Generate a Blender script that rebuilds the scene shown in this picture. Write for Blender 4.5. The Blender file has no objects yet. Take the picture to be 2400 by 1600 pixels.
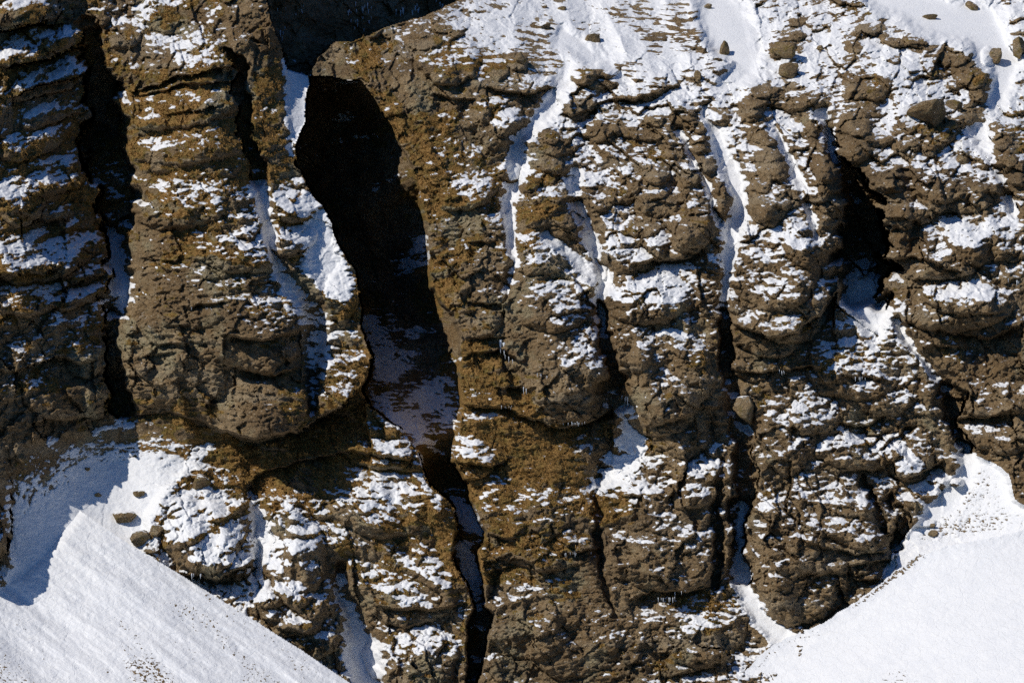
import bpy, math, random
import numpy as np
from mathutils import Vector, Matrix

S = bpy.context.scene
COL = S.collection

# ------------------------------------------------------------------ camera, sky, sun, exposure
CAM_D = 300.0                      # metres from the camera to the cliff's reference plane
PPM = 20.0                         # photograph pixels per metre on that plane
cam_data = bpy.data.cameras.new("camera")
cam = bpy.data.objects.new("camera", cam_data)
COL.objects.link(cam)
cam.location = (0, -CAM_D, 0)
cam.rotation_euler = (math.radians(90), 0, 0)
cam_data.sensor_fit = 'HORIZONTAL'
cam_data.angle = 2 * math.atan((2400 / PPM / 2) / CAM_D)
cam_data.clip_start = 1.0
cam_data.clip_end = 3000.0
S.camera = cam

SUN_AZ, SUN_EL = 56.0, 41.0        # azimuth to the left of the camera's back, elevation
w = bpy.data.worlds.new("World")
S.world = w
w.use_nodes = True
nt = w.node_tree
nt.nodes.clear()
sky = nt.nodes.new("ShaderNodeTexSky")
sky.sky_type = 'NISHITA'
sky.sun_disc = False
sky.sun_elevation = math.radians(SUN_EL)
sky.sun_rotation = math.radians(180 + SUN_AZ)
sky.air_density = 1.0
sky.dust_density = 0.0
sky.ozone_density = 4.0
bg = nt.nodes.new("ShaderNodeBackground")
bg.inputs[1].default_value = 0.06
wo = nt.nodes.new("ShaderNodeOutputWorld")
tint = nt.nodes.new("ShaderNodeMix")          # the deep blue of clear, dry winter air
tint.data_type = 'RGBA'
tint.blend_type = 'MULTIPLY'
tint.inputs[0].default_value = 1.0
tint.inputs[7].default_value = (0.36, 0.67, 1.10, 1.0)
nt.links.new(sky.outputs[0], tint.inputs[6])
nt.links.new(tint.outputs[2], bg.inputs[0])
nt.links.new(bg.outputs[0], wo.inputs[0])

sl = bpy.data.lights.new("sun", 'SUN')
sun = bpy.data.objects.new("sun", sl)
COL.objects.link(sun)
sl.energy = 3.7
sl.angle = math.radians(0.5)
sl.color = (1.0, 0.95, 0.87)
az, el = math.radians(SUN_AZ), math.radians(SUN_EL)
to_sun = Vector((-math.sin(az) * math.cos(el), -math.cos(az) * math.cos(el), math.sin(el)))
sun.rotation_euler = to_sun.to_track_quat('Z', 'Y').to_euler()
S.view_settings.view_transform = 'Standard'
S.view_settings.look = 'None'
S.view_settings.exposure = 0.0
S.view_settings.gamma = 1.0
S.view_settings.use_curve_mapping = False
S.render.engine = 'CYCLES'
S.cycles.max_bounces = 5
S.cycles.diffuse_bounces = 2
S.cycles.use_denoising = False

# ------------------------------------------------------------------ helpers: noise, splines, fields
rng = np.random.RandomState(11)
F = np.float32


def sm(a, b, x):
    t = np.clip((x - a) / (b - a), 0, 1)
    return t * t * (3 - 2 * t)


def hash2(ix, iy, seed):
    h = (ix.astype(np.int64) * 374761393 + iy.astype(np.int64) * 668265263 + seed * 1442695041) & 0xFFFFFFFF
    h = ((h ^ (h >> 13)) * 1274126177) & 0xFFFFFFFF
    return (h ^ (h >> 16)) & 0xFFFFFFFF


_TAB = {}


def perlin(x, y, seed):
    """Gradient noise about -1..1 on arrays, by table."""
    if seed not in _TAB:
        r = np.random.RandomState(seed)
        a = r.rand(256, 256) * 2 * np.pi
        _TAB[seed] = (np.cos(a).astype(F), np.sin(a).astype(F))
    gx, gy = _TAB[seed]
    xi = np.floor(x)
    yi = np.floor(y)
    fx = (x - xi).astype(F)
    fy = (y - yi).astype(F)
    xi = xi.astype(np.int32) & 255
    yi = yi.astype(np.int32) & 255
    x1 = (xi + 1) & 255
    y1 = (yi + 1) & 255
    u = fx * fx * fx * (fx * (fx * 6 - 15) + 10)
    v = fy * fy * fy * (fy * (fy * 6 - 15) + 10)
    n00 = gx[yi, xi] * fx + gy[yi, xi] * fy
    n10 = gx[yi, x1] * (fx - 1) + gy[yi, x1] * fy
    n01 = gx[y1, xi] * fx + gy[y1, xi] * (fy - 1)
    n11 = gx[y1, x1] * (fx - 1) + gy[y1, x1] * (fy - 1)
    a = n00 + u * (n10 - n00)
    b = n01 + u * (n11 - n01)
    return (a + v * (b - a)) * 1.5


def fbm(x, y, seed, octs=4, gain=0.5, lac=2.03):
    s = 0
    a = 1.0
    t = 0
    for o in range(octs):
        s = s + a * perlin(x + 17.3 * o, y - 9.1 * o, seed + o)
        t += a
        a *= gain
        x = x * lac
        y = y * lac
    return s / t


def ridged(x, y, seed, octs=3, gain=0.5):
    s = 0
    a = 1.0
    t = 0
    for o in range(octs):
        s = s + a * (1 - 2 * np.abs(perlin(x + 7.7 * o, y + 3.1 * o, seed + o)))
        t += a
        a *= gain
        x = x * 2.1
        y = y * 2.1
    return s / t


def worley(x, y, seed):
    """F1 and F2 distances and a per-cell random value."""
    xi = np.floor(x).astype(np.int32)
    yi = np.floor(y).astype(np.int32)
    if ('w', seed) not in _TAB:
        r = np.random.RandomState(seed)
        _TAB[('w', seed)] = (r.rand(256, 256).astype(F), r.rand(256, 256).astype(F), r.rand(256, 256).astype(F))
    jx, jy, jr = _TAB[('w', seed)]
    f1 = np.full(x.shape, 9, F)
    f2 = np.full(x.shape, 9, F)
    rid = np.zeros(x.shape, F)
    ry = np.zeros(x.shape, F)
    for oy in (-1, 0, 1):
        for ox in (-1, 0, 1):
            cx, cy = (xi + ox) & 255, (yi + oy) & 255
            dx = (xi + ox + jx[cy, cx] - x).astype(F)
            dy = (yi + oy + jy[cy, cx] - y).astype(F)
            d = np.sqrt(dx * dx + dy * dy)
            near = d < f1
            f2 = np.where(near, f1, np.minimum(f2, d))
            rid = np.where(near, jr[cy, cx], rid)
            ry = np.where(near, -dy, ry)
            f1 = np.where(near, d, f1)
    return f1, ry, rid


def facets(x, y, seed, tilt=1.0):
    """Broken rock: cells, each with its own level and its own flat face, and a crack where two meet."""
    xi = np.floor(x).astype(np.int32)
    yi = np.floor(y).astype(np.int32)
    r = np.random.RandomState(seed)
    jx, jy = r.rand(256, 256).astype(F), r.rand(256, 256).astype(F)
    lv, tx, ty = (r.uniform(-1, 1, (256, 256)).astype(F) for _ in range(3))
    f1 = np.full(x.shape, 9, F)
    f2 = np.full(x.shape, 9, F)
    h = np.zeros(x.shape, F)
    for oy in (-1, 0, 1):
        for ox in (-1, 0, 1):
            cx, cy = (xi + ox) & 255, (yi + oy) & 255
            dx = (xi + ox + jx[cy, cx] - x).astype(F)
            dy = (yi + oy + jy[cy, cx] - y).astype(F)
            dd = np.abs(dx) * .55 + np.abs(dy) * .55 + .5 * np.sqrt(dx * dx + dy * dy)
            near = dd < f1
            f2 = np.where(near, f1, np.minimum(f2, dd))
            h = np.where(near, lv[cy, cx] + tilt * (tx[cy, cx] * dx + ty[cy, cx] * dy), h)
            f1 = np.where(near, dd, f1)
    return h, np.clip(1 - (f2 - f1) / .10, 0, 1)


class RBF:
    """Thin-plate spline through (px, py, value) control points."""

    def __init__(self, pts, smooth=0.0):
        p = np.array(pts, float)
        self.c = p[:, :2] / 1000.0
        n = len(p)
        r = np.linalg.norm(self.c[:, None] - self.c[None], axis=2)
        K = self.k(r) + np.eye(n) * smooth
        A = np.zeros((n + 3, n + 3))
        A[:n, :n] = K
        A[:n, n] = 1
        A[:n, n + 1:] = self.c
        A[n:, :n] = A[:n, n:].T
        self.w = np.linalg.solve(A, np.concatenate([p[:, 2], [0, 0, 0]]))

    @staticmethod
    def k(r):
        return np.where(r > 1e-9, r * r * np.log(np.maximum(r, 1e-9)), 0)

    def at(self, px, py):
        x, y = px / 1000.0, py / 1000.0
        n = len(self.c)
        s = self.w[n] + self.w[n + 1] * x + self.w[n + 2] * y
        for i in range(n):
            r2 = (x - self.c[i, 0]) ** 2 + (y - self.c[i, 1]) ** 2
            s = s + self.w[i] * 0.5 * r2 * np.log(np.maximum(r2, 1e-12))
        return s


def coarse(fn, px, py, step=4):
    """Evaluate a smooth field on every STEP-th grid line and interpolate."""
    xs, ys = px[0], py[:, 0]
    ix = np.unique(np.append(np.arange(0, len(xs), step), len(xs) - 1))
    iy = np.unique(np.append(np.arange(0, len(ys), step), len(ys) - 1))
    gx, gy = np.meshgrid(xs[ix], ys[iy])
    v = fn(gx, gy)
    a = np.stack([np.interp(xs, xs[ix], v[j]) for j in range(len(iy))])
    k = np.searchsorted(ys[iy], ys, side='right') - 1
    k = np.clip(k, 0, len(iy) - 2)
    t = ((ys - ys[iy][k]) / (ys[iy][k + 1] - ys[iy][k]))[:, None]
    return (a[k] * (1 - t) + a[k + 1] * t).astype(F)


def poly_sdf(poly, qx, qy, pad=400):
    """Signed distance in pixels to a closed polygon, positive inside; far outside it is -pad."""
    P = np.array(poly, float)
    x0, y0 = P.min(0) - pad
    x1, y1 = P.max(0) + pad
    out = np.full(qx.shape, -float(pad), F)
    m = (qx > x0) & (qx < x1) & (qy > y0) & (qy < y1)
    X, Y = qx[m].astype(float), qy[m].astype(float)
    d2 = np.full(X.shape, 1e12)
    ins = np.zeros(X.shape, bool)
    n = len(P)
    for i in range(n):
        ax, ay = P[i]
        bx, by = P[(i + 1) % n]
        ex, ey = bx - ax, by - ay
        t = np.clip(((X - ax) * ex + (Y - ay) * ey) / (ex * ex + ey * ey + 1e-9), 0, 1)
        d2 = np.minimum(d2, (X - ax - t * ex) ** 2 + (Y - ay - t * ey) ** 2)
        c = ((ay > Y) != (by > Y))
        with np.errstate(divide='ignore', invalid='ignore'):
            xx = (bx - ax) * (Y - ay) / (by - ay + 1e-12) + ax
        ins ^= c & (X < xx)
    d = np.sqrt(d2)
    out[m] = np.where(ins, d, -d)
    return out


def stroke(pts, qx, qy, reach):
    """For a polyline of (px, py, *values): index mask, distance, signed side (+ right of travel), values interpolated."""
    P = np.array(pts, float)
    x0, y0 = P[:, :2].min(0) - reach
    x1, y1 = P[:, :2].max(0) + reach
    m = (qx > x0) & (qx < x1) & (qy > y0) & (qy < y1)
    X, Y = qx[m].astype(float), qy[m].astype(float)
    best = np.full(X.shape, 1e12)
    side = np.zeros(X.shape)
    vals = np.zeros((P.shape[1] - 2,) + X.shape)
    for i in range(len(P) - 1):
        ax, ay = P[i, :2]
        bx, by = P[i + 1, :2]
        ex, ey = bx - ax, by - ay
        t = np.clip(((X - ax) * ex + (Y - ay) * ey) / (ex * ex + ey * ey + 1e-9), 0, 1)
        d2 = (X - ax - t * ex) ** 2 + (Y - ay - t * ey) ** 2
        b = d2 < best
        best = np.where(b, d2, best)
        side = np.where(b, np.sign(ex * (Y - ay) - ey * (X - ax)), side)
        for k in range(vals.shape[0]):
            vals[k] = np.where(b, P[i, 2 + k] * (1 - t) + P[i + 1, 2 + k] * t, vals[k])
    return m, np.sqrt(best), side, vals


def blur(a, r, n=2):
    for _ in range(n):
        for ax in (0, 1):
            p = np.pad(a, [(r + 1, r) if k == ax else (0, 0) for k in (0, 1)], mode='edge')
            c = np.cumsum(p, axis=ax, dtype=np.float64)
            if ax == 0:
                a = ((c[2 * r + 1:] - c[:-2 * r - 1]) / (2 * r + 1)).astype(F)
            else:
                a = ((c[:, 2 * r + 1:] - c[:, :-2 * r - 1]) / (2 * r + 1)).astype(F)
    return a


# ------------------------------------------------------------------ the grid over the cliff (dense where the photo looks, coarse around it)
def axis(lo, hi, step, out_lo, out_hi):
    core = list(np.arange(lo, hi, step))
    a, s = core[0], step
    left = []
    while a > out_lo:
        s *= 1.25
        a -= s
        left.append(a)
    b, s = core[-1], step
    right = []
    while b < out_hi:
        s *= 1.25
        b += s
        right.append(b)
    return np.array(left[::-1] + core + right, dtype=np.float64)


STEP = 2.15
xs = axis(-50, 2450, STEP, -900, 3300)
ys = axis(-50, 1650, STEP, -900, 2400)
PX, PY = np.meshgrid(xs, ys)
PXf, PYf = PX.astype(F), PY.astype(F)

# domain warp: makes every edge ragged
wx = 22 * fbm(PXf / 170, PYf / 170, 1, 3) + 10 * fbm(PXf / 46, PYf / 40, 5, 3) + 3.0 * perlin(PXf / 14, PYf / 12, 9)
wy = 16 * fbm(PXf / 150, PYf / 130, 21, 3) + 7 * fbm(PXf / 50, PYf / 36, 25, 3) + 2.5 * perlin(PXf / 16, PYf / 11, 29)
QX, QY = PXf + wx, PYf + wy

# ------------------------------------------------------------------ the lay of the cliff: control points (px, py, metres behind the reference plane)
BASE = RBF([
    # left mass turns away from the sun
    (-300, 1200, -17), (-300, 700, -10), (-300, 200, 0), (-300, -300, 14), (-300, 1700, -34),
    (0, 900, -12.5), (0, 600, -6), (0, 300, 1), (0, 50, 9), (0, -300, 24),
    (200, 900, -2), (200, 600, 6), (190, 300, 12), (190, 50, 20), (130, 750, -4), (100, 1000, -9),
    # centre pillar and narrow rib
    (300, 950, -3), (300, 700, 0), (300, 400, 7), (300, 150, 16), (430, 850, -5), (430, 550, 1), (430, 250, 10), (420, 40, 24),
    (620, 980, -6), (620, 780, -4), (600, 500, 4), (560, 250, 11), (620, 30, 22), (660, 300, 13), (800, 900, -1), (790, 650, 4), (730, 480, 9),
    (500, -250, 42),
    # apron below
    (250, 1060, -3), (400, 1150, -6), (500, 1300, -10), (700, 1250, -8), (900, 1150, -6), (950, 1350, -9), (700, 1500, -14), (950, 1600, -15),
    (850, 1030, -3), (500, 1060, -3),
    # right of the gorge
    (745, 150, 26), (790, 130, 26), (840, 165, 23), (900, 100, 28), (960, 130, 26), (1050, 200, 22), (1000, 480, 11), (1120, 300, 18), (1120, 600, 5), (1120, 900, -2), (1200, 1100, -5), (1250, 1350, -10), (1250, 1600, -15),
    (1350, 900, -3), (1300, 650, 5), (1300, 400, 16), (1300, 200, 27), (1300, 60, 42), (1100, 60, 36),
    (1500, 1500, -13), (1500, 1250, -8), (1450, 1020, -1), (1550, 850, 0), (1500, 600, 8), (1500, 350, 21), (1500, 150, 36), (1500, 0, 54),
    (1300, -250, 90), (1700, -250, 92), (2100, -250, 96), (2500, -250, 100),
    # right part
    (1750, 1500, -13), (1800, 1350, -10), (1850, 1430, -11), (1950, 1150, -4), (2000, 1300, -8), (1950, 950, 2), (1800, 750, 3), (1800, 550, 10), (1800, 350, 22),
    (1720, 100, 42), (1900, 150, 38), (1900, 0, 58), (2100, 780, 6), (2150, 550, 12), (2100, 350, 22), (2100, 150, 38), (2150, 0, 58),
    (2300, 950, 2), (2300, 700, 7), (2300, 450, 18), (2300, 200, 38), (2350, 30, 56), (2350, 1100, -2),
    (2150, 1120, -1), (2250, 1180, -3), (2150, 1280, -6), (2400, 1250, -9),
    (2700, 1300, -18), (2700, 800, 2), (2700, 300, 34),
    (600, 2000, -40), (1500, 2000, -36), (2400, 2000, -50),
])
d = coarse(BASE.at, PX, PY, 6)

# ------------------------------------------------------------------ snow slopes below the cliff
SL_LEFT = [(-900, 1300), (-60, 1345), (40, 1322), (110, 1255), (165, 1182), (300, 1275), (420, 1345), (560, 1432), (700, 1520), (830, 1608), (1000, 1720), (1000, 2400), (-900, 2400)]
sdL = poly_sdf(SL_LEFT, PXf + wx * 0.12, PYf + wy * 0.12)
bf = [(x, y, float(BASE.at(np.array([[x]], float), np.array([[y]], float))[0, 0])) for x, y in ((165, 1182), (100, 1262), (40, 1322), (-60, 1345))]
planeL = RBF(bf + [(300, 1275, bf[0][2] - 3.5), (500, 1400, -15.5), (830, 1608, -23), (400, 1600, -28), (0, 1600, -31), (200, 1400, -18), (-300, 1700, -52), (-800, 1500, -52), (1000, 2300, -70), (-800, 2300, -120)], 0.0005)
pL = coarse(planeL.at, PX, PY, 8)
mL = sdL > 0

SL_RIGHT = [(1690, 1640), (1730, 1585), (1790, 1528), (1850, 1492), (1890, 1476), (1930, 1458), (1985, 1422), (2040, 1385), (2085, 1350), (2150, 1300), (2240, 1275), (2330, 1255), (2460, 1230), (3400, 1000), (3400, 2400), (1500, 2400), (1560, 1900)]
sdR = poly_sdf(SL_RIGHT, PXf + wx * 0.35, PYf + wy * 0.45 + 3 * perlin(PXf / 18, PYf / 14, 33))
planeR = RBF([(1700, 1600, -15.5), (1890, 1476, -12.5), (2085, 1350, -10), (2240, 1270, -9), (2450, 1230, -9.5), (2400, 1600, -30), (2000, 1600, -22), (2900, 1200, -16), (2500, 2300, -70), (1600, 2300, -48)], 0.002)
pR = coarse(planeR.at, PX, PY, 8)
mR = sdR > 0

# snow field behind the left crest, and the scree wedge at right
FIELD = [(262, 972), (300, 990), (400, 1005), (510, 1030), (480, 1075), (420, 1110), (372, 1165), (345, 1215), (330, 1330), (250, 1420), (120, 1440), (-20, 1420), (30, 1325), (20, 1230), (12, 1140), (40, 1110), (62, 1045), (110, 1025), (205, 1018)]
sdF = poly_sdf(FIELD, PXf + wx * 0.35, PYf + wy * 0.35)
SCREE = [(2272, 1062), (2330, 1088), (2365, 1112), (2378, 1170), (2460, 1215), (2460, 1260), (2240, 1280), (2130, 1320), (2085, 1352), (2050, 1380), (2075, 1330), (2100, 1285), (2130, 1240), (2170, 1200), (2235, 1155), (2262, 1110)]
sdS = poly_sdf(SCREE, PXf + wx * 0.3, PYf + wy * 0.3)

# ------------------------------------------------------------------ the great gorge and the dark wall behind
GORGE = [(722, 178), (714, 240), (706, 300), (690, 384), (706, 408), (745, 466), (768, 505), (782, 533), (802, 590), (835, 640), (843, 710), (850, 775), (868, 838), (850, 912),
         (872, 960), (920, 996), (975, 1048), (1000, 1120), (1058, 1185), (1066, 1240), (1056, 1311), (1094, 1372), (1108, 1423), (1090, 1455), (1086, 1640),
         (1105, 1640), (1144, 1500), (1166, 1436), (1141, 1415), (1136, 1355), (1124, 1290), (1142, 1246), (1122, 1202), (1113, 1165), (1104, 1134), (1070, 1080), (1070, 1030), (1086, 958), (1084, 873), (1080, 805),
         (1066, 737), (1034, 703), (1012, 669), (1006, 584), (1002, 500), (986, 445), (970, 385), (940, 330), (900, 270), (870, 225), (842, 188), (800, 185), (750, 175)]
sdG = poly_sdf(GORGE, PXf + wx * 0.6, PYf + wy * 0.6)
gorge_d = coarse(RBF([
    (720, 178, 36), (715, 260, 42), (695, 340, 46), (760, 182, 34), (800, 187, 32), (843, 195, 27), (780, 250, 42), (860, 260, 36),
    (740, 330, 48), (820, 330, 42), (900, 300, 34), (940, 360, 29), (970, 420, 24), (760, 500, 50), (850, 500, 42), (940, 480, 36), (985, 480, 31), (1000, 560, 29),
    (850, 650, 46), (920, 650, 42), (990, 650, 28), (880, 800, 36), (960, 760, 34), (1040, 740, 21), (890, 880, 24), (1000, 850, 24), (1070, 830, 16),
    (868, 930, 16), (905, 965, 7), (940, 1000, 4), (1000, 960, 13), (1075, 950, 11), (985, 1045, 2), (1030, 1050, 7), (1060, 1050, 7), (1040, 1120, 11), (1090, 1150, 8), (1100, 1250, 4), (1110, 1400, 0), (1115, 1550, -4), (1110, 1700, -8)]).at, PX, PY, 4)
WALL = [(612, -900), (622, 0), (640, 60), (665, 110), (672, 160), (720, 175), (745, 135), (790, 100), (830, 98), (870, 82), (900, 70), (960, 50), (1020, 28), (1080, 0), (1140, -30), (1500, -100), (1500, -900)]
sdW = poly_sdf(WALL, PXf + wx * 0.5, PYf + wy * 0.5)
wall_d = (70 + (PXf - 620) * 0.075 + (150 - PYf) * 0.012).astype(F)

# ------------------------------------------------------------------ clefts and gullies: (px, py, half width px, depth m)
CLEFTS = [   # deep, steep sided
    [(200, 60, 20, 3), (225, 150, 26, 9), (240, 220, 42, 15), (245, 330, 52, 17), (268, 420, 46, 16), (274, 510, 44, 13), (275, 580, 26, 7), (282, 640, 26, 5), (272, 700, 34, 4)],
    [(258, 740, 12, 3), (260, 800, 16, 5), (268, 880, 20, 7), (278, 960, 24, 7)],
    [(535, 130, 10, 3), (565, 165, 18, 6), (566, 240, 18, 7), (574, 320, 18, 7), (600, 390, 22, 6), (608, 420, 20, 4)],
    [(1412, 720, 12, 4), (1416, 780, 15, 6), (1428, 830, 17, 7), (1442, 890, 16, 6), (1430, 930, 36, 5), (1400, 965, 22, 4)],
    [(1693, 740, 14, 3), (1700, 790, 20, 6), (1704, 850, 22, 6), (1722, 900, 24, 2)],
    [(1728, 940, 26, 1.5), (1740, 1010, 28, 2.5), (1745, 1080, 24, 4.5), (1738, 1150, 24, 5.5), (1724, 1230, 20, 5.5), (1722, 1300, 16, 5), (1738, 1360, 20, 3)],
    [(1684, 1080, 9, 1), (1680, 1180, 12, 2.5), (1678, 1270, 12, 3), (1682, 1370, 12, 3)],
    [(1945, 300, 16, 3), (1965, 370, 12, 4), (1992, 410, 20, 7), (2012, 470, 30, 14), (2022, 540, 46, 20), (2024, 610, 54, 20), (2024, 668, 50, 14)],
    [(2215, 905, 14, 3), (2232, 935, 24, 5), (2240, 990, 14, 5), (2258, 1050, 14, 4)],
    [(1398, 1090, 6, 1), (1402, 1180, 8, 2), (1405, 1280, 9, 2.6), (1410, 1340, 8, 2), (1425, 1440, 5, 1)],
    [(2128, 1010, 8, 2), (2080, 1050, 8, 1.5), (2100, 1120, 8, 2)],
    [(2030, 1120, 8, 2), (2045, 1170, 12, 3), (2060, 1230, 14, 3), (2040, 1215, 14, 2)],
    [(2095, 1170, 14, 2.5), (2112, 1220, 16, 3), (2100, 1280, 16, 3)],
]
GULLIES = [  # snow-filled troughs (px, py, half width, depth, snow)
    [(610, 430, 20, 3, 1.2), (632, 560, 16, 2.5, 1.2), (655, 620, 18, 2.5, 1.2), (690, 670, 26, 2.5, 1.0), (730, 720, 28, 3, 1.0), (742, 790, 28, 4, .8), (730, 850, 24, 4, .8), (728, 900, 18, 4, .9), (732, 960, 12, 3, .9)],
    [(250, 540, 22, 3, 1.2), (282, 640, 22, 3, 1.4), (276, 690, 34, 2, 1.4), (250, 740, 14, 2, .8)],
    [(1330, 170, 30, 1, 1.2), (1305, 225, 24, 1.5, 1.4), (1255, 290, 24, 2, 1.3), (1214, 330, 22, 3, 1.3), (1210, 400, 26, 3, 1.3), (1190, 470, 22, 3, 1.2), (1198, 530, 18, 3, 1.2), (1206, 600, 14, 2.5, 1), (1190, 670, 12, 1.5, .9)],
    [(1334, 400, 18, 2, 1.2), (1350, 476, 20, 2.5, 1.2), (1378, 543, 20, 3, 1.2), (1402, 601, 16, 3, 1.1), (1425, 645, 20, 2.5, 1.3), (1412, 700, 18, 3, 1.1), (1412, 780, 13, 2, .7)],
    [(1290, 555, 14, 1.2, 1.3), (1335, 590, 16, 1.2, 1.3), (1375, 625, 22, 1.2, 1.3), (1408, 660, 20, 1.2, 1.2)],
    [(1690, 30, 60, 2, 1.6), (1730, 100, 62, 2.5, 1.8), (1745, 150, 46, 2, 1.6), (1690, 200, 14, 1, .8)],
    [(1655, 270, 22, 1.5, 1.2), (1685, 340, 26, 2, 1.3), (1712, 400, 22, 2.5, 1.3), (1730, 460, 22, 2.5, 1.4), (1718, 540, 22, 2.5, 1.3), (1708, 600, 16, 2.5, 1.4), (1704, 680, 12, 3, 1.4), (1690, 730, 16, 3, 1.0)],
    [(1590, 300, 10, 1.5, 1.0), (1620, 380, 12, 2, 1.1), (1670, 460, 12, 2, 1.1), (1690, 520, 12, 2, 1.1)],
    [(1810, 290, 10, 1.2, 1.0), (1840, 350, 14, 1.5, 1.2), (1880, 450, 14, 2, 1.2), (1912, 530, 11, 2, 1.2), (1922, 560, 8, 2, 1.0)],
    [(2040, -20, 30, 2, 1.8), (2160, 20, 56, 2.5, 1.9), (2290, 60, 64, 2.5, 1.9), (2360, 150, 36, 2, 1.7), (2345, 230, 28, 1.5, 1.5)],
    [(2290, 300, 22, 2, 1.3), (2330, 390, 14, 2.5, 1.2), (2355, 440, 14, 3, 1.1), (2372, 490, 18, 2.5, 1.2)],
    [(1930, 260, 22, 2, 1.3), (1945, 310, 24, 3, 1.4), (1962, 360, 12, 3, 1.2), (1985, 405, 16, 4, 1.1), (2005, 460, 12, 3, .9)],
    [(2025, 690, 42, 2.5, 2.0), (2045, 735, 44, 1.5, 1.6)],
    [(2098, 752, 13, 2, 1.3), (2118, 785, 14, 2, 1.2), (2150, 820, 13, 2, 1.0), (2178, 860, 14, 2, 1.0), (2215, 900, 16, 2, .9)],
    [(1710, 900, 22, 2, .9), (1735, 960, 26, 2, 1.1), (1755, 990, 24, 2, 1.2)],
    [(1738, 1180, 12, 2, 1.2), (1728, 1260, 14, 2, 1.2), (1738, 1360, 20, 2, 1.7), (1752, 1400, 20, 1.5, 1.7), (1790, 1445, 30, 1, 1.8), (1830, 1480, 36, .5, 1.8)],
    [(735, 470, 30, .6, 1.1), (750, 540, 44, .6, 1.3), (765, 620, 46, .6, 1.3), (795, 690, 24, .4, 1.0)], [(735, 740, 40, 1, 1.1), (752, 800, 36, 1, 1.1), (735, 870, 24, 1, 1.1)], [(590, 1150, 12, 2, 1.0), (610, 1200, 22, 2.5, 1.1), (622, 1260, 22, 2.5, 1.2), (600, 1340, 14, 2, 1.0)],
    [(790, 1330, 14, 3, 1.0), (812, 1400, 18, 3.5, 1.2), (835, 1450, 24, 4, 1.3), (850, 1520, 44, 4, 1.9), (870, 1640, 40, 4, 1.9)],
    [(1470, 960, 30, 1.5, 1.5), (1480, 1010, 44, 1.5, 1.5), (1455, 1070, 40, 1.5, 1.2), (1400, 1120, 30, 2, 1.0)],
    [(2250, 1040, 14, 1.5, 1.5), (2270, 1090, 26, 1, 1.7), (2240, 1150, 40, .7, 1.6), (2190, 1200, 40, .5, 1.5)],
    [(690, 150, 34, 1, 1.6), (690, 260, 26, 1, 1.5), (688, 350, 18, 1, 1.2)],
    [(1330, 90, 30, 1, 1.3), (1420, 150, 20, 1, 1.1), (1480, 200, 16, 1, 1.0)],
    [(2100, 1020, 10, 1, .9), (2160, 1090, 14, 1.2, .9), (2215, 1110, 10, 1, 1)],
]
cov = np.zeros(PX.shape, F)          # snow laid by hand
fill = np.zeros(PX.shape, F)         # where snow is deep enough to hide the rock's relief
dark = np.zeros(PX.shape, F)
CQX = QX + 16 * fbm(PXf / 75, PYf / 60, 31, 3) + 5 * perlin(PXf / 20, PYf / 16, 35)
for c in CLEFTS:
    m, r, s, (hw, dep) = stroke(c, CQX, QY, 130)
    hw = hw * (1 + .45 * perlin(PXf[m] / 60, PYf[m] / 38, 37))
    k = r / hw
    d[m] += (dep * (0.82 * (1 - sm(0.7, 1.25, k)) + 0.18 * np.exp(-(k / 2.2) ** 2))).astype(F)
    cov[m] -= (0.5 * (1 - sm(0.8, 1.1, k))).astype(F)
for c in GULLIES:
    m, r, s, (hw, dep, sn) = stroke(c, QX, QY, 160)
    k = r / hw
    d[m] += (dep * (0.7 * (1 - sm(0.35, 1.35, k)) + 0.3 * np.exp(-(k / 2.0) ** 2))).astype(F)
    cov[m] = np.maximum(cov[m], (sn * (1 - sm(0.55, 1.45, k))).astype(F))
    fill[m] = np.maximum(fill[m], (np.clip(sn - .75, 0, 1) * 1.3 * (1 - sm(0.4, 1.1, k))).astype(F))

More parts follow.
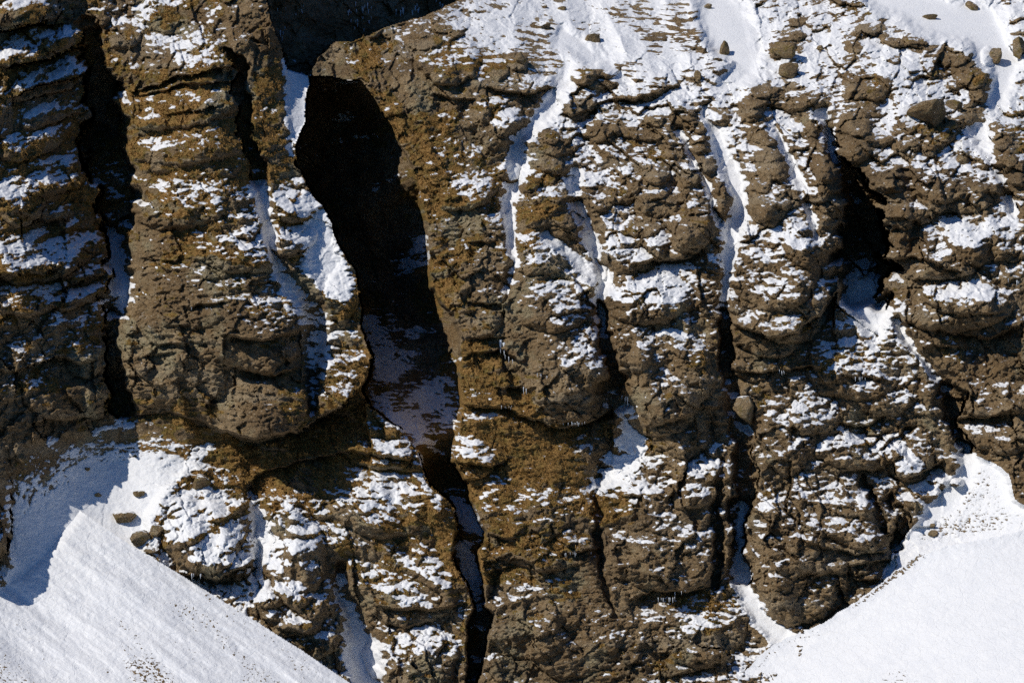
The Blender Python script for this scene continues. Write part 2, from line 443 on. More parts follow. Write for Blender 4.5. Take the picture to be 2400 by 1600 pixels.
# ------------------------------------------------------------------ bulges: (px, py, rx, ry, turn deg, metres)
BULGES = [
    (600, 755, 130, 120, -6, 3.2), (620, 960, 105, 75, -8, 3.0), (430, 240, 150, 60, -8, 2.2), (470, 130, 80, 80, 10, 2.4), (430, 330, 160, 60, -5, 1.5),
    (420, 480, 120, 60, -8, 1.6), (350, 900, 70, 50, 5, 1.2), (440, 680, 120, 90, 0, 1.2), (560, 590, 80, 50, 10, 2.0), (690, 480, 70, 40, -12, 2), (800, 690, 44, 70, 10, 2.2),
    (800, 900, 70, 70, 20, 2.4), (690, 560, 60, 30, -10, 1.6),
    (90, 110, 110, 40, -16, 3.2), (70, 30, 70, 40, -5, 2.6), (100, 190, 110, 34, -20, 2.4), (130, 260, 90, 30, -24, 2.2), (80, 330, 90, 40, -20, 2), (140, 420, 70, 40, -10, 2.4), (50, 470, 60, 60, 0, 3),
    (90, 600, 130, 60, -10, 3.4), (190, 610, 60, 60, 0, 2.2), (60, 700, 90, 40, 0, 2), (150, 900, 110, 90, 0, 3.2), (180, 700, 70, 30, -10, 1.8), (200, 830, 40, 60, 0, 1.6),
    (-48, 1180, 84, 165, 4, 5.5), (480, 1240, 100, 100, 10, 3.0), (520, 1320, 80, 40, 0, 2.2), (680, 1290, 70, 140, -10, 3.2), (680, 1420, 90, 60, 20, 2.6), (740, 1480, 60, 60, 0, 2.0), (880, 1180, 120, 80, 10, 1.6), (960, 1380, 110, 90, 0, 2.2),
    (960, 1540, 110, 80, 0, 2.2), (880, 1050, 90, 50, 12, 2.2), (990, 1180, 60, 60, 0, 1),
    (1100, 1080, 60, 50, 0, 2.2), (1220, 1200, 120, 80, 0, 1.6), (1280, 1290, 110, 50, 0, 1.8), (1250, 1430, 110, 120, 20, 1.8), (1130, 1340, 30, 60, 0, 1.6), (1350, 1500, 100, 90, 0, 1.5),
    (1330, 870, 90, 120, -12, 2.6), (1300, 720, 90, 60, -5, 1.8), (1260, 590, 70, 60, 0, 1.4), (1130, 700, 60, 90, 0, 1.6), (1090, 450, 70, 40, -15, 1.8), (1150, 250, 70, 120, -12, 2), (1060, 140, 80, 60, 0, 2.6), (1180, 290, 30, 40, 0, 2), (1190, 400, 30, 25, 0, 1.4),
    (1570, 880, 100, 110, 0, 2.8), (1520, 700, 100, 60, 0, 2.2), (1480, 580, 90, 60, 0, 1.8), (1550, 950, 90, 70, 0, 2.0), (1480, 810, 60, 70, 0, 1.8), (1560, 1300, 130, 90, 0, 2.2), (1620, 1130, 60, 70, 0, 2.0), (1600, 1010, 70, 60, 0, 1.8), (1480, 1180, 80, 60, 0, 1.2),
    (1630, 520, 60, 70, 10, 2), (1520, 420, 60, 60, 0, 1.6), (1570, 560, 60, 50, 0, 1.6),
    (1820, 620, 110, 110, -10, 2.6), (1860, 720, 100, 90, -20, 3.4), (1800, 780, 90, 60, 10, 2.4), (1900, 540, 70, 90, -10, 2.2), (1800, 450, 50, 80, -10, 1.8), (1900, 410, 50, 70, -20, 1.8),
    (2070, 480, 60, 130, -8, 2.2), (2200, 590, 130, 70, -5, 2.8), (2300, 560, 90, 60, 0, 2), (2250, 440, 120, 60, 0, 1.6), (2250, 720, 130, 60, -8, 2.6), (2250, 700, 110, 40, 5, 1.8), (2330, 930, 110, 50, 0, 1.8), (2340, 1010, 90, 60, 0, 1.8),
    (2000, 870, 110, 70, 0, 1.8), (1900, 960, 60, 60, 0, 1.6), (2080, 920, 70, 60, 0, 1.6), (2130, 1060, 60, 70, 0, 2.0), (2010, 1040, 120, 60, 0, 1.8), (1850, 1030, 60, 90, 0, 1.6), (2020, 1200, 100, 90, 0, 2.4), (1960, 1280, 130, 70, 6, 2.2), (1850, 1250, 80, 100, 0, 1.8), (1880, 1380, 110, 80, -10, 2.2), (2040, 1320, 60, 40, -20, 1.6),
    (1650, 1470, 110, 90, -20, 1.8),
]
for (cx, cy, rx, ry, t, a) in BULGES:
    m = (np.abs(QX - cx) < max(rx, ry) * 1.3) & (np.abs(QY - cy) < max(rx, ry) * 1.3)
    c, s = math.cos(math.radians(t)), math.sin(math.radians(t))
    X, Y = QX[m] - cx, QY[m] - cy
    u, v = (X * c + Y * s) / rx, (-X * s + Y * c) / ry
    r2 = u * u + v * v
    d[m] -= 1.2 * a * np.clip(1 - r2, 0, 1) ** 0.5 * np.clip(0.72 + 0.55 * v, .1, 1.3)

# rocky ribs between the snow gullies
RIBS = [
    [(1970, -10, 26, .9), (2045, 70, 26, .9), (2130, 100, 24, .9), (2240, 125, 26, 1.0), (2300, 190, 28, 1.0), (2285, 250, 22, .8)],
    [(1790, 190, 36, .9), (1770, 260, 40, 1.0), (1800, 370, 44, 1.0), (1785, 480, 40, .8)], [(1860, 215, 30, .7), (1920, 300, 26, .9), (1945, 400, 32, 1.1), (1955, 480, 26, .8)],
    [(2000, 110, 34, .7), (2040, 200, 40, 1.0), (2010, 300, 34, 1.1), (2010, 390, 34, 1.0), (2060, 520, 30, .8)], [(1640, 300, 20, .8), (1660, 400, 22, .9), (1700, 490, 20, .9)],
    [(1540, 265, 30, .7), (1580, 340, 30, .8), (1620, 440, 36, 1.0), (1640, 540, 36, 1.0)], [(1440, 300, 50, .7), (1520, 400, 50, .9), (1550, 500, 46, .9)], [(1300, 310, 36, .8), (1265, 420, 36, .9), (1300, 500, 44, .9), (1340, 580, 40, .8)],
    [(1235, 150, 24, .7), (1225, 210, 40, .9)], [(1370, 170, 40, .8), (1440, 170, 30, .7)], [(2340, 320, 34, .8), (2370, 400, 40, 1.0), (2395, 470, 40, .9)], [(1590, 60, 14, .4), (1650, 110, 18, .6), (1690, 150, 18, .6), (1600, 190, 24, .5), (1545, 200, 20, .5)],
    [(2110, 310, 40, .5), (2200, 420, 50, .6), (2290, 480, 50, .7)], [(2110, 190, 40, .4), (2190, 270, 50, .6)], [(1880, 60, 30, .5), (1850, 110, 30, .7), (1850, 170, 30, .7)],
]
for c in RIBS:
    m, r, s_, (hw, st_) = stroke(c, QX, QY, 140)
    k = r / hw
    d[m] -= (.9 * st_ * (1 - sm(.3, 1.5, k))).astype(F)
    cov[m] -= (.42 * st_ * (1 - sm(.5, 1.25, k))).astype(F)

# bare outcrops standing out of the snow: (px, py, rx, ry, turn deg, metres)
ROCKS = [
    (1215, 140, 22, 30, 30, 1.6), (1170, 165, 28, 26, -30, 1.6), (1365, 172, 36, 26, 10, 1.8), (1425, 162, 40, 24, -10, 1.6), (1352, 238, 46, 40, 15, 2.2), (1500, 222, 70, 18, -10, 1.6), (1415, 200, 40, 16, 0, 1.0),
    (1290, 312, 24, 22, 0, 1.4), (1310, 338, 40, 26, -10, 1.4), (1295, 388, 34, 26, 0, 1.8), (1237, 428, 26, 30, 0, 1.6), (1292, 480, 30, 26, 0, 1.2), (1280, 500, 60, 40, 0, 1.4), (1330, 520, 40, 50, 0, 1.2),
    (1390, 300, 30, 20, -20, 1.2), (1420, 310, 44, 20, -10, 1.3), (1495, 305, 56, 22, 5, 1.6), (1540, 272, 24, 22, 0, 1.5), (1600, 268, 30, 22, 0, 1.2), (1680, 270, 34, 24, 10, 1.4), (1625, 292, 20, 16, 0, 1.0),
    (1340, 450, 30, 24, 0, 1.2), (1400, 460, 44, 36, 0, 1.5), (1455, 440, 40, 44, 10, 1.6), (1530, 402, 34, 36, 0, 2.0), (1580, 460, 40, 26, 0, 1.6), (1540, 480, 60, 34, 10, 1.4), (1620, 530, 50, 50, 0, 1.8), (1500, 530, 50, 26, 0, 1.2), (1600, 560, 26, 34, 0, 1.6),
    (1640, 335, 22, 26, 20, 1.4), (1655, 380, 26, 30, 10, 1.6), (1690, 455, 26, 44, -12, 1.8), (1610, 420, 34, 30, 0, 1.4), (1570, 350, 26, 18, 0, 1.0),
    (1765, 250, 34, 42, 20, 1.8), (1790, 208, 46, 22, 0, 1.4), (1850, 232, 46, 24, 10, 1.4), (1900, 225, 30, 18, -30, 1.2), (1800, 322, 28, 26, 0, 1.4), (1810, 380, 44, 44, 0, 2.0), (1770, 420, 34, 30, 0, 1.2), (1850, 460, 50, 34, -10, 1.4), (1780, 480, 34, 40, 0, 1.4),
    (1910, 290, 22, 26, -20, 1.6), (1930, 330, 20, 24, -20, 1.6), (1940, 385, 44, 40, 0, 2.0), (1960, 430, 30, 26, 0, 1.4),
    (2010, 292, 40, 34, 0, 2.0), (2005, 350, 36, 44, 0, 2.0), (2050, 320, 40, 20, 10, 1.2), (2075, 425, 40, 40, 0, 1.4), (2120, 330, 40, 16, -10, 1.2), (2200, 330, 50, 18, -20, 1.2), (2110, 400, 60, 24, 0, 1.2), (2200, 440, 70, 34, 0, 1.4), (2110, 510, 70, 30, -5, 1.4), (2330, 430, 50, 30, 0, 1.8),
    (2000, 195, 22, 40, 0, 1.6), (2045, 205, 46, 40, -10, 2.2), (2000, 115, 26, 20, 0, 1.2), (2040, 75, 40, 18, -10, 1.4), (2090, 95, 30, 14, 10, 1.2), (2085, 135, 24, 14, 0, 1), (2140, 92, 26, 20, 20, 1.6), (2235, 120, 50, 34, 0, 1.8), (2270, 170, 50, 30, 30, 1.8), (2300, 205, 34, 36, 20, 1.8), (2235, 195, 24, 16, 0, 1.0), (2200, 165, 20, 14, 0, .8),
    (1860, 55, 30, 14, -20, 1.2), (1830, 110, 30, 26, 0, 1.8), (1845, 85, 34, 18, 0, 1.2), (1870, 82, 14, 10, 0, 1), (1640, 70, 18, 26, -20, 1.4), (1625, 30, 14, 14, 0, 1.0), (1530, 85, 26, 14, 10, .8),
    (2385, 90, 26, 40, 0, 1.6), (2320, 130, 20, 26, 10, 1.4), (2350, 330, 26, 26, 0, 1.4), (2340, 370, 50, 40, 0, 2.0), (2390, 400, 30, 40, 0, 2.0), (2260, 275, 24, 40, 20, 1.6),
    (1080, 75, 20, 14, 0, 1.2), (1050, 62, 34, 16, 0, 1.2), (940, 55, 20, 10, 0, .8), (880, 75, 26, 16, 0, 1.2), (1000, 95, 50, 24, 0, 1.6),
    (30, 40, 100, 36, -4, 2.4), (200, 50, 50, 26, -10, 1.6), (290, 80, 40, 40, 0, 1.6), (400, 40, 60, 40, 0, 1.2),
    (880, 1005, 50, 18, 0, 1), (560, 1185, 26, 12, -10, 1.0), (465, 1192, 22, 8, 0, .8), (530, 1205, 40, 10, -20, .9), (450, 1260, 40, 18, -30, 1.0), (380, 1245, 8, 8, 0, .1), (700, 1255, 30, 10, 0, .9), (640, 1400, 50, 24, 0, 1.4), (740, 1420, 50, 30, 10, 1.4), (700, 1470, 60, 20, -10, 1.4), (770, 1500, 30, 30, 0, 1.2),
    (870, 1225, 40, 18, 10, .9), (990, 1150, 50, 18, -5, .9), (950, 1090, 40, 14, 0, .8), (2170, 1155, 30, 12, 0, .8), (2160, 1222, 34, 12, 0, .8), (2140, 1185, 26, 14, 0, .8), (2240, 1130, 20, 12, 20, 1.0),
]
for (cx, cy, rx, ry, t, a) in ROCKS:
    rx, ry = rx * .98, ry * .98
    m = (np.abs(QX - cx) < max(rx, ry) * 1.3) & (np.abs(QY - cy) < max(rx, ry) * 1.3)
    c, sn_ = math.cos(math.radians(t)), math.sin(math.radians(t))
    X, Y = QX[m] - cx, QY[m] - cy
    u, v = (X * c + Y * sn_) / rx, (-X * sn_ + Y * c) / ry
    r2 = u * u + v * v
    d[m] -= a * np.clip(1 - r2, 0, 1) ** 0.5 * np.clip(0.75 + 0.5 * v, .15, 1.3)
    cov[m] -= .50 * (1 - sm(.55, 1.0, r2)) * sm(-.95, -.35, v)
    fill[m] *= sm(.6, 1.0, r2)

# ------------------------------------------------------------------ overhangs: the rock under the line is cut back (px, py, metres, reach px)
OVERHANGS = [
    [(290, 975, .8, 30), (400, 962, .7, 24), (520, 1005, 2.0, 50), (600, 1020, 5.5, 75), (690, 1022, 5.5, 75), (740, 985, 6, 70), (800, 950, 6, 70), (858, 905, 4, 50)],
    [(330, 210, 1.5, 22), (420, 180, 1.6, 24), (530, 165, 1.6, 20)], [(340, 222, 1.4, 18), (450, 200, 1.4, 20), (545, 196, 1.2, 18)],
    [(400, 265, 1, 14), (480, 252, 1, 14)], [(535, 785, 2.2, 30), (620, 795, 2.4, 34), (700, 775, 2.2, 30)], [(365, 805, 1.2, 14), (430, 812, 1.2, 14)], [(350, 832, 1.2, 14), (400, 830, 1.2, 12)],
    [(560, 870, 1.6, 20), (640, 880, 1.8, 22), (690, 860, 1.6, 20)], [(440, 716, 1.3, 14), (510, 712, 1.4, 16)], [(455, 803, .8, 12), (500, 806, .8, 12)],
    [(0, 75, 2.5, 26), (70, 72, 2.6, 28), (135, 60, 2.4, 20)], [(20, 160, 2.4, 26), (110, 140, 2.4, 28), (190, 110, 2.4, 24)], [(30, 225, 1.8, 20), (130, 190, 2, 24), (200, 160, 2, 20)],
    [(0, 640, 2.4, 30), (90, 640, 2.4, 30), (130, 620, 1.6, 20)], [(130, 690, 1.6, 18), (190, 660, 1.6, 18), (240, 640, 1.6, 14)], [(40, 860, 2.0, 34), (130, 830, 2.2, 40), (210, 850, 2.2, 40)], [(60, 500, 1.6, 40), (150, 520, 1.6, 30)],
    [(430, 1345, 2, 24), (520, 1350, 2.6, 28), (590, 1310, 2.2, 24)], [(580, 1130, 1.4, 20), (700, 1085, 2, 30), (800, 1060, 2, 24), (960, 1070, 1.6, 22)],
    [(1090, 1080, 2.2, 26), (1150, 1090, 2.2, 22), (1180, 1075, 1.2, 16)], [(1150, 1250, 1.4, 14), (1200, 1255, 1.4, 14)], [(1330, 1292, 1.8, 16), (1400, 1288, 2, 18)], [(1130, 1345, 1.4, 14), (1190, 1330, 1, 12)], [(900, 1425, 1.4, 16), (1000, 1432, 1.6, 18), (1080, 1410, 1.4, 16)],
    [(1480, 1400, 1.6, 18), (1560, 1385, 2.2, 24), (1660, 1375, 2.4, 28)], [(1090, 952, 1.6, 18), (1180, 955, 1.6, 18), (1255, 985, 2, 22), (1320, 1000, 2.2, 26), (1390, 985, 3, 36), (1420, 960, 3, 30)],
    [(1110, 795, 1.4, 14), (1175, 788, 1.4, 14)], [(1120, 828, 1.6, 24), (1175, 820, 1.8, 26), (1220, 850, 1.6, 24)], [(1110, 705, 1.3, 18), (1180, 710, 1.3, 18)], [(1100, 568, 1.2, 18), (1150, 562, 1.2, 18)], [(1180, 905, 1.6, 20), (1250, 910, 1.4, 18)],
    [(1310, 985, 1.2, 20), (1375, 985, 1.2, 20)], [(1500, 620, 1.8, 18), (1600, 608, 2, 20), (1650, 575, 1.6, 18)], [(1530, 990, 1.4, 20), (1620, 975, 1.6, 22)],
    [(1720, 760, 1.8, 22), (1800, 790, 2.2, 26), (1870, 780, 3, 36), (1930, 735, 3.2, 36), (1960, 690, 2.6, 26)], [(1730, 865, 1.4, 16), (1830, 872, 1.6, 18), (1925, 860, 1.5, 16)],
    [(2060, 600, 2, 34), (2130, 598, 1.6, 24), (2260, 640, 1.4, 20)], [(2220, 780, 1.2, 16), (2330, 788, 2.2, 26), (2385, 765, 2, 20)], [(2180, 815, 1.2, 14), (2260, 815, 1.2, 14)], [(2240, 975, 1.6, 18), (2310, 985, 2, 22), (2370, 965, 1.6, 18)], [(2200, 930, 1, 14), (2290, 925, 1, 14)],
    [(1990, 880, 1.2, 16), (2060, 885, 1.2, 16)], [(1960, 985, 1.4, 16), (2030, 995, 2.0, 22), (2060, 980, 1.4, 14)], [(1980, 1105, 1.4, 16), (2060, 1095, 1.4, 14)], [(1880, 1260, 1, 12), (1990, 1300, 1.6, 18), (2080, 1285, 1.8, 20)], [(1990, 1325, 2, 24), (2060, 1312, 2.2, 26), (2095, 1305, 2, 18)], [(2010, 1360, 1.4, 18), (2090, 1355, 1.4, 18)],
    [(2110, 1120, 1.8, 22), (2170, 1105, 2, 24), (2200, 1085, 1.8, 16)],
    [(1330, 265, 1.4, 18), (1390, 262, 1.6, 18)], [(1395, 250, 1.4, 16), (1500, 235, 1.4, 16), (1555, 215, 1.2, 14)], [(1140, 205, 1.6, 20), (1230, 215, 1.6, 20), (1295, 205, 1.4, 18)], [(1020, 218, 1.2, 16), (1090, 230, 1.2, 16)],
]
for c in OVERHANGS:
    m, r, s, (a, L) = stroke(c, QX, QY, 150)
    below = s > 0
    v = np.where(below, np.exp(-r / (L * 1.3)) * sm(-1, 5, r), 0)
    n0 = np.array(c)[:, :2]
    # fade the ends
    e = np.minimum(np.hypot(QX[m] - n0[0, 0], QY[m] - n0[0, 1]), np.hypot(QX[m] - n0[-1, 0], QY[m] - n0[-1, 1]))
    inb = (QX[m] > n0[:, 0].min() - 8) & (QX[m] < n0[:, 0].max() + 8)
    v = v * np.where(inb, sm(0, 24, e) * 0.6 + 0.4, np.exp(-(r / 14) ** 2) * .5)
    lip = np.where(~below, np.exp(-r / (L * 1.1)), 0) * np.where(inb, 1, 0) * 0.25
    d[m] += (1.4 * a * (v - lip)).astype(F)
    cov[m] -= (0.25 * v * a).astype(F)

# ------------------------------------------------------------------ fields that say what grows or lies where
COVER = RBF([(0, 300, .30), (120, 300, .28), (0, 560, .25), (0, 700, .25), (120, 760, .55), (60, 860, .35), (140, 930, -.5), (30, 960, .1), (0, 1150, .2), (100, 60, .0), (300, 60, .22), (450, 150, -.3), (430, 300, -.35), (480, 450, .42), (360, 400, .1), (540, 500, .45), (420, 560, .0), (400, 640, -.3), (400, 800, -.5), (600, 860, -.55), (620, 700, -.15), (560, 600, .2), (620, 700, .25), (700, 560, .8), (740, 480, .5), (660, 250, -.4), (640, 350, -.25), (780, 780, .2), (800, 900, -.1),
             (430, 1200, 1.0), (560, 1260, .85), (690, 1230, .9), (700, 1370, .6), (650, 1060, -.7), (600, 1090, -.3), (870, 1160, .72), (980, 1160, .72), (900, 1280, .3), (1000, 1300, .35), (1000, 1390, .62), (900, 1370, .2), (960, 1500, .55), (900, 1590, .2), (1040, 1580, .0), (740, 1480, .45), (850, 1020, .05), (750, 1100, -.3),
             (950, 250, -.55), (1050, 180, -.4), (1080, 400, -.05), (1080, 550, -.25), (1100, 700, -.45), (1150, 880, -.6), (1250, 800, -.45), (1320, 720, .35), (1360, 860, .4), (1250, 600, .1), (1230, 1050, -.5), (1100, 1010, .25), (1200, 1180, -.12), (1250, 1350, -.1), (1250, 1500, -.3), (1400, 1530, -.1), (1130, 1300, -.25), (1330, 1000, -.2),
             (1300, 120, .5), (1500, 60, .42), (1600, 60, .4), (1300, 300, .5), (1430, 230, .6), (1600, 230, .6), (1750, 330, .6), (1450, 300, .7), (1550, 450, .58), (1450, 400, .58), (1250, 450, .5), (1500, 660, .5), (1550, 760, .5), (1560, 860, .3), (1480, 800, -.1), (1600, 930, -.2), (1560, 1000, .1), (1570, 1080, .4), (1480, 1120, .2), (1600, 1180, .2), (1550, 1280, -.3), (1450, 1200, .0), (1600, 1400, .05), (1700, 1460, .4), (1620, 1550, .12),
             (1900, 60, .42), (1900, 200, .5), (2100, 150, .5), (1800, 350, .6), (1800, 500, .5), (1830, 600, .5), (1760, 560, .3), (1880, 720, -.05), (1800, 800, -.3), (1850, 880, .1), (2000, 800, .65), (1950, 900, .5), (2000, 950, .5), (1950, 1080, .4), (2040, 1130, .3), (1990, 1180, -.05), (1950, 1330, -.1), (1850, 1150, .3), (1850, 1280, .05), (1900, 1420, -.1), (2150, 350, .55), (2200, 480, .42), (2150, 600, -.35), (2250, 690, .3), (2300, 870, -.2), (2350, 1020, -.3), (2300, 800, -.05), (2320, 350, .25), (2380, 150, .5), (2180, 1150, .45), (2080, 450, -.1)], 0.0004)
cover = coarse(COVER.at, PX, PY, 8)
GRASS = RBF([(60, 300, .45), (60, 700, .45), (150, 950, .0), (430, 150, .25), (430, 350, .45), (400, 520, .4), (400, 700, .05), (430, 900, -.05), (420, 970, .6), (620, 800, .0), (600, 950, -.1), (700, 1070, .5), (550, 1050, .6), (850, 1100, .6), (480, 1230, .5), (700, 1280, .2), (900, 1250, .55), (980, 1450, .3), (950, 1560, .2),
             (1000, 250, .25), (1050, 350, .45), (1130, 650, .15), (1160, 900, .65), (1250, 1020, .75), (1200, 830, -.2), (1300, 800, -.25), (1350, 900, -.3), (1200, 1200, .45), (1200, 1320, .4), (1250, 1480, -.1), (1450, 1080, .5), (1560, 880, -.1), (1550, 1300, -.35), (1500, 1180, .3), (1620, 1400, .2), (1500, 1500, .1), (1500, 750, .1),
             (1800, 600, -.15), (1800, 730, .2), (1820, 830, .1), (2200, 660, .15), (2200, 580, -.4), (2000, 900, .1), (1950, 1200, -.2), (1900, 1350, -.1), (2300, 900, -.25), (2200, 350, .1), (1500, 300, -.1), (1900, 200, -.3), (1300, 80, -.3), (1700, 1500, .15)])
grass_b = coarse(GRASS.at, PX, PY, 8)
TILT = coarse(RBF([(0, 0, -.34), (0, 600, -.25), (400, 300, -.12), (400, 900, -.02), (900, 1200, .12), (1200, 400, -.2), (1200, 1000, -.05), (1300, 80, .1), (1600, 400, .05), (1800, 100, -.15), (2200, 300, -.12), (1600, 1200, -.1), (2000, 1000, -.05), (2200, 600, -.18), (2300, 1000, -.05), (1000, 1600, -.2), (600, 1300, -.2)]).at, PX, PY, 8)
RIGHT = sm(1050, 1500, PXf - 0.15 * (PYf - 400)) * (1 - sm(500, 900, PYf) * .45)   # the knobbly, snowier right part

# ------------------------------------------------------------------ relief: strata, knobs, hummocks
k0 = int(np.searchsorted(xs, 1200))
BED = np.cumsum(TILT * np.gradient(xs).astype(F)[None, :], axis=1)      # how far a bed has risen or sunk, following the dip
BED = (BED - BED[:, k0:k0 + 1]).astype(F)
U = PXf + 0.3 * PYf * TILT
V = PYf - 1.5 * BED + 14 * fbm(PXf / 240, PYf / 200, 41, 2)
quiet = np.clip(1 - fill, 0, 1)
quiet *= 1 - 0.93 * sm(-12, 14, sdF) * (1 - sm(280, 480, PXf) * .55) - 0.0
quiet *= 1 - 0.9 * sm(-6, 12, sdS)
inG = sdG > 0
# broad strata with a flat tread and a steep riser
st = V / 78 + 1.3 * fbm(U / 300, V / 130, 43, 3)
fr = st - np.floor(st)
strata = np.where(fr < .3, fr / .3, 1 - (fr - .3) / .7)          # 0..1..0, asymmetric
samp = np.clip(0.4 + 1.5 * fbm(PXf / 210, PYf / 150, 47, 2), 0.0, 1.3) * (1 - .75 * RIGHT)
rel = 0.75 * (strata - .5) * samp
st2 = V / 31 + 1.6 * fbm(U / 130, V / 60, 53, 3)
fr2 = st2 - np.floor(st2)
strata2 = np.where(fr2 < .32, fr2 / .32, 1 - (fr2 - .32) / .68)
samp2 = np.clip(0.15 + 1.5 * fbm(PXf / 110, PYf / 80, 57, 2), 0.0, 1.2) * (1 - .6 * RIGHT)
rel += 0.32 * (strata2 - .5) * samp2
# large soft lumps and vertical ribs
rel += 1.5 * fbm(PXf / 210, PYf / 260, 61, 3) * (1 - .3 * RIGHT)
rel -= (1.0 + .6 * RIGHT) * ridged(PXf / 120 - PYf / 330, PYf / 420, 65, 2)
jx_, jy_ = PXf + .5 * wx - .22 * PYf, PYf + .5 * wy - BED      # joints lean a little
jw = 5 * fbm(PXf / 26, PYf / 22, 66, 2)
fa, ca = facets((jx_ + jw) / 92, (jy_ + jw) / 108, 201, 1.3)
fb, cb = facets((jx_ + jw) / 40 + 7, (jy_ - jw) / 44 + 3, 203, 1.4)
fc_, cc = facets((jx_ + jw) / 17 + 2, (jy_ + jw) / 15 + 9, 205, 1.5)
hard = (1 - .55 * sm(.25, .6, grass_b)) * np.clip(.75 + .9 * fbm(PXf / 190, PYf / 150, 207, 2), .25, 1.2) * (1 - .75 * ((1 - sm(110, 260, PYf + .12 * (PXf - 1400))) * sm(960, 1150, PXf) * (1 - sm(1620, 1700, PXf))))
rel += hard * (.85 * fa + .10 * ca + .50 * fb + .06 * cb + .20 * fc_ + .03 * cc)
# knobs of rounded rock, each with a flat top that holds snow and a steep lower front


def knobs(sx, sy, seed, R, lo, hi, warp):
    f, ry, rid = worley((PXf + warp * wx) / sx + seed, (PYf + warp * wy - .6 * BED) / sy + seed, seed)
    return np.clip(1 - (f / R) ** 2, 0, 1) ** .5 * np.clip(.6 + 1.0 * ry / R, .05, 1.5) * sm(lo, hi, rid)


PLAT = (1 - sm(110, 260, PYf + .12 * (PXf - 1400))) * sm(960, 1150, PXf) * (1 - sm(1620, 1700, PXf))
APRON = sm(1020, 1120, PYf) * (1 - sm(1080, 1130, PXf))
kmod = np.clip(.45 + 1.5 * fbm(PXf / 160, PYf / 140, 77, 2), 0, 1.2) * (1 - .9 * PLAT)
kn = knobs(96, 84, 71, .60, .45, .8, .9)
kn2 = knobs(50, 40, 73, .62, .35, .9, 1.0)
kn3 = knobs(24, 17, 75, .62, .25, .9, 1.0)
kn4 = knobs(14, 9, 78, .64, .1, .7, .8)
rel -= kmod * ((0.3 + .7 * RIGHT) * kn + (0.25 + .45 * RIGHT) * kn2) + (1 - .8 * PLAT) * (.22 + .08 * RIGHT + .1 * APRON) * kn3 + .2 * kn4 * (1 - .5 * PLAT)
# hummocks: streaky tufts across the slope
h1 = fbm(U / 34, V / 17, 81, 3)
h2 = fbm(U / 15, V / 7.5, 85, 2)
rel += (0.26 - .08 * RIGHT) * h1 + 0.13 * h2
rel += 0.35 * fbm(PXf / 60, PYf / 50, 87, 3)
rel += .11 * fbm(PXf / 9, PYf / 7, 89, 2)
d += rel * quiet

# gorge, wall and slopes replace the cliff where they stand
soft = sm(0, 1, np.clip(sdG / np.where(PXf + .35 * (PYf - 600) > 930, 9, 3), 0, 1))
gz = gorge_d + 0.9 * rel * (1 - .4 * sm(880, 980, PYf) * sm(860, 940, PXf))
d = np.where(sdG > 0, d + (gz - d) * soft, d)
d = np.where(sdW > 0, wall_d + 1.2 * rel + 2.5 * fbm(PXf / 90, PYf / 150, 91, 3), d)
snow_ripple = 0.10 * fbm(PXf / 60 + PYf / 60, (PYf - PXf * .6) / 26, 95, 3) + 0.035 * fbm(PXf / 12, PYf / 8, 97, 2)
drift = 0.7 * fbm((PXf * .8 + PYf * .58) / 420, (PYf * .8 - PXf * .58) / 75, 99, 3)
edge_l = stroke([(165, 1182, 0), (110, 1255, 0), (40, 1322, 0), (-60, 1345, 0), (-900, 1300, 0)], PXf, PYf, 60)
sink = np.zeros(PX.shape, F)
sink[edge_l[0]] = 1.1 * (1 - sm(0, 46, edge_l[1]))
runnel = .13 * fbm(wx / 30 + (PXf * .8 + PYf * .58) / 260, (PYf * .8 - PXf * .58) / 22, 103, 3) + .1 * fbm((PXf * .8 + PYf * .58) / 40, (PYf * .8 - PXf * .58) / 16, 105, 2) * sm(-.1, .3, fbm(PXf / 180, PYf / 140, 107, 2))
dL = pL + drift * sm(0, 60, sdL) + 1.6 * snow_ripple + sink + runnel
dR = pR + 0.35 * fbm(PXf / 300, PYf / 160, 101, 2) + .7 * snow_ripple - 1.3 * np.exp(-np.clip(sdR, 0, None) / 45)
d = np.where(sdF > -4, d + 1.2 * snow_ripple, d)

# ------------------------------------------------------------------ from depth to points; slopes; where the snow lies
X0 = (PX - 1200) / PPM
Z0 = (800 - PY) / PPM


def to_points(dd):
    k = 1 + dd / CAM_D
    return np.stack([X0 * k, dd.astype(np.float64), Z0 * k], axis=-1)


def normals(P):
    gu = np.gradient(P, axis=1)
    gv = np.gradient(P, axis=0)
    n = np.cross(gv, gu)
    n /= np.linalg.norm(n, axis=-1, keepdims=True) + 1e-12
    flip = np.sign(-n[..., 1:2])          # towards the camera's side
    flip[flip == 0] = 1
    return n * flip


P = to_points(d)
N = normals(P)
nz = N[..., 2].astype(F)
nz1 = blur(nz, 1, 1)
nz3 = blur(nz, 4, 2)
patch = fbm(U / 120, V / 60, 111, 3)
streak = fbm(U / 40, V / 10.5, 115, 4, .72)
fine = fbm(U / 11, V / 5, 119, 2, .6)
tuft = fbm(U / 46, V / 9, 117, 3, .7)
score = 1.75 * (nz1 - 0.64) + 1.0 * (nz3 - 0.58) + 0.95 * cover + 1.3 * cov + 0.32 * patch + 1.25 * streak + 0.6 * fine + .03
fleck = sm(-.25, .25, fbm(PXf / 170, PYf / 90, 127, 3) + .25 * sm(1350, 1600, PXf) * (1 - sm(0, 140, PYf)))
score += PLAT * fleck * (3.2 * tuft - .72) + RIGHT * (1 - PLAT) * (1 - sm(420, 640, PYf)) * fleck * (1.9 * tuft - .42) * np.clip(1 - 1.2 * fill, 0, 1)
slopes = np.maximum(sm(-14, 10, sdF) * 1.2, sm(-6, 8, sdS) * 1.0)
score += slopes
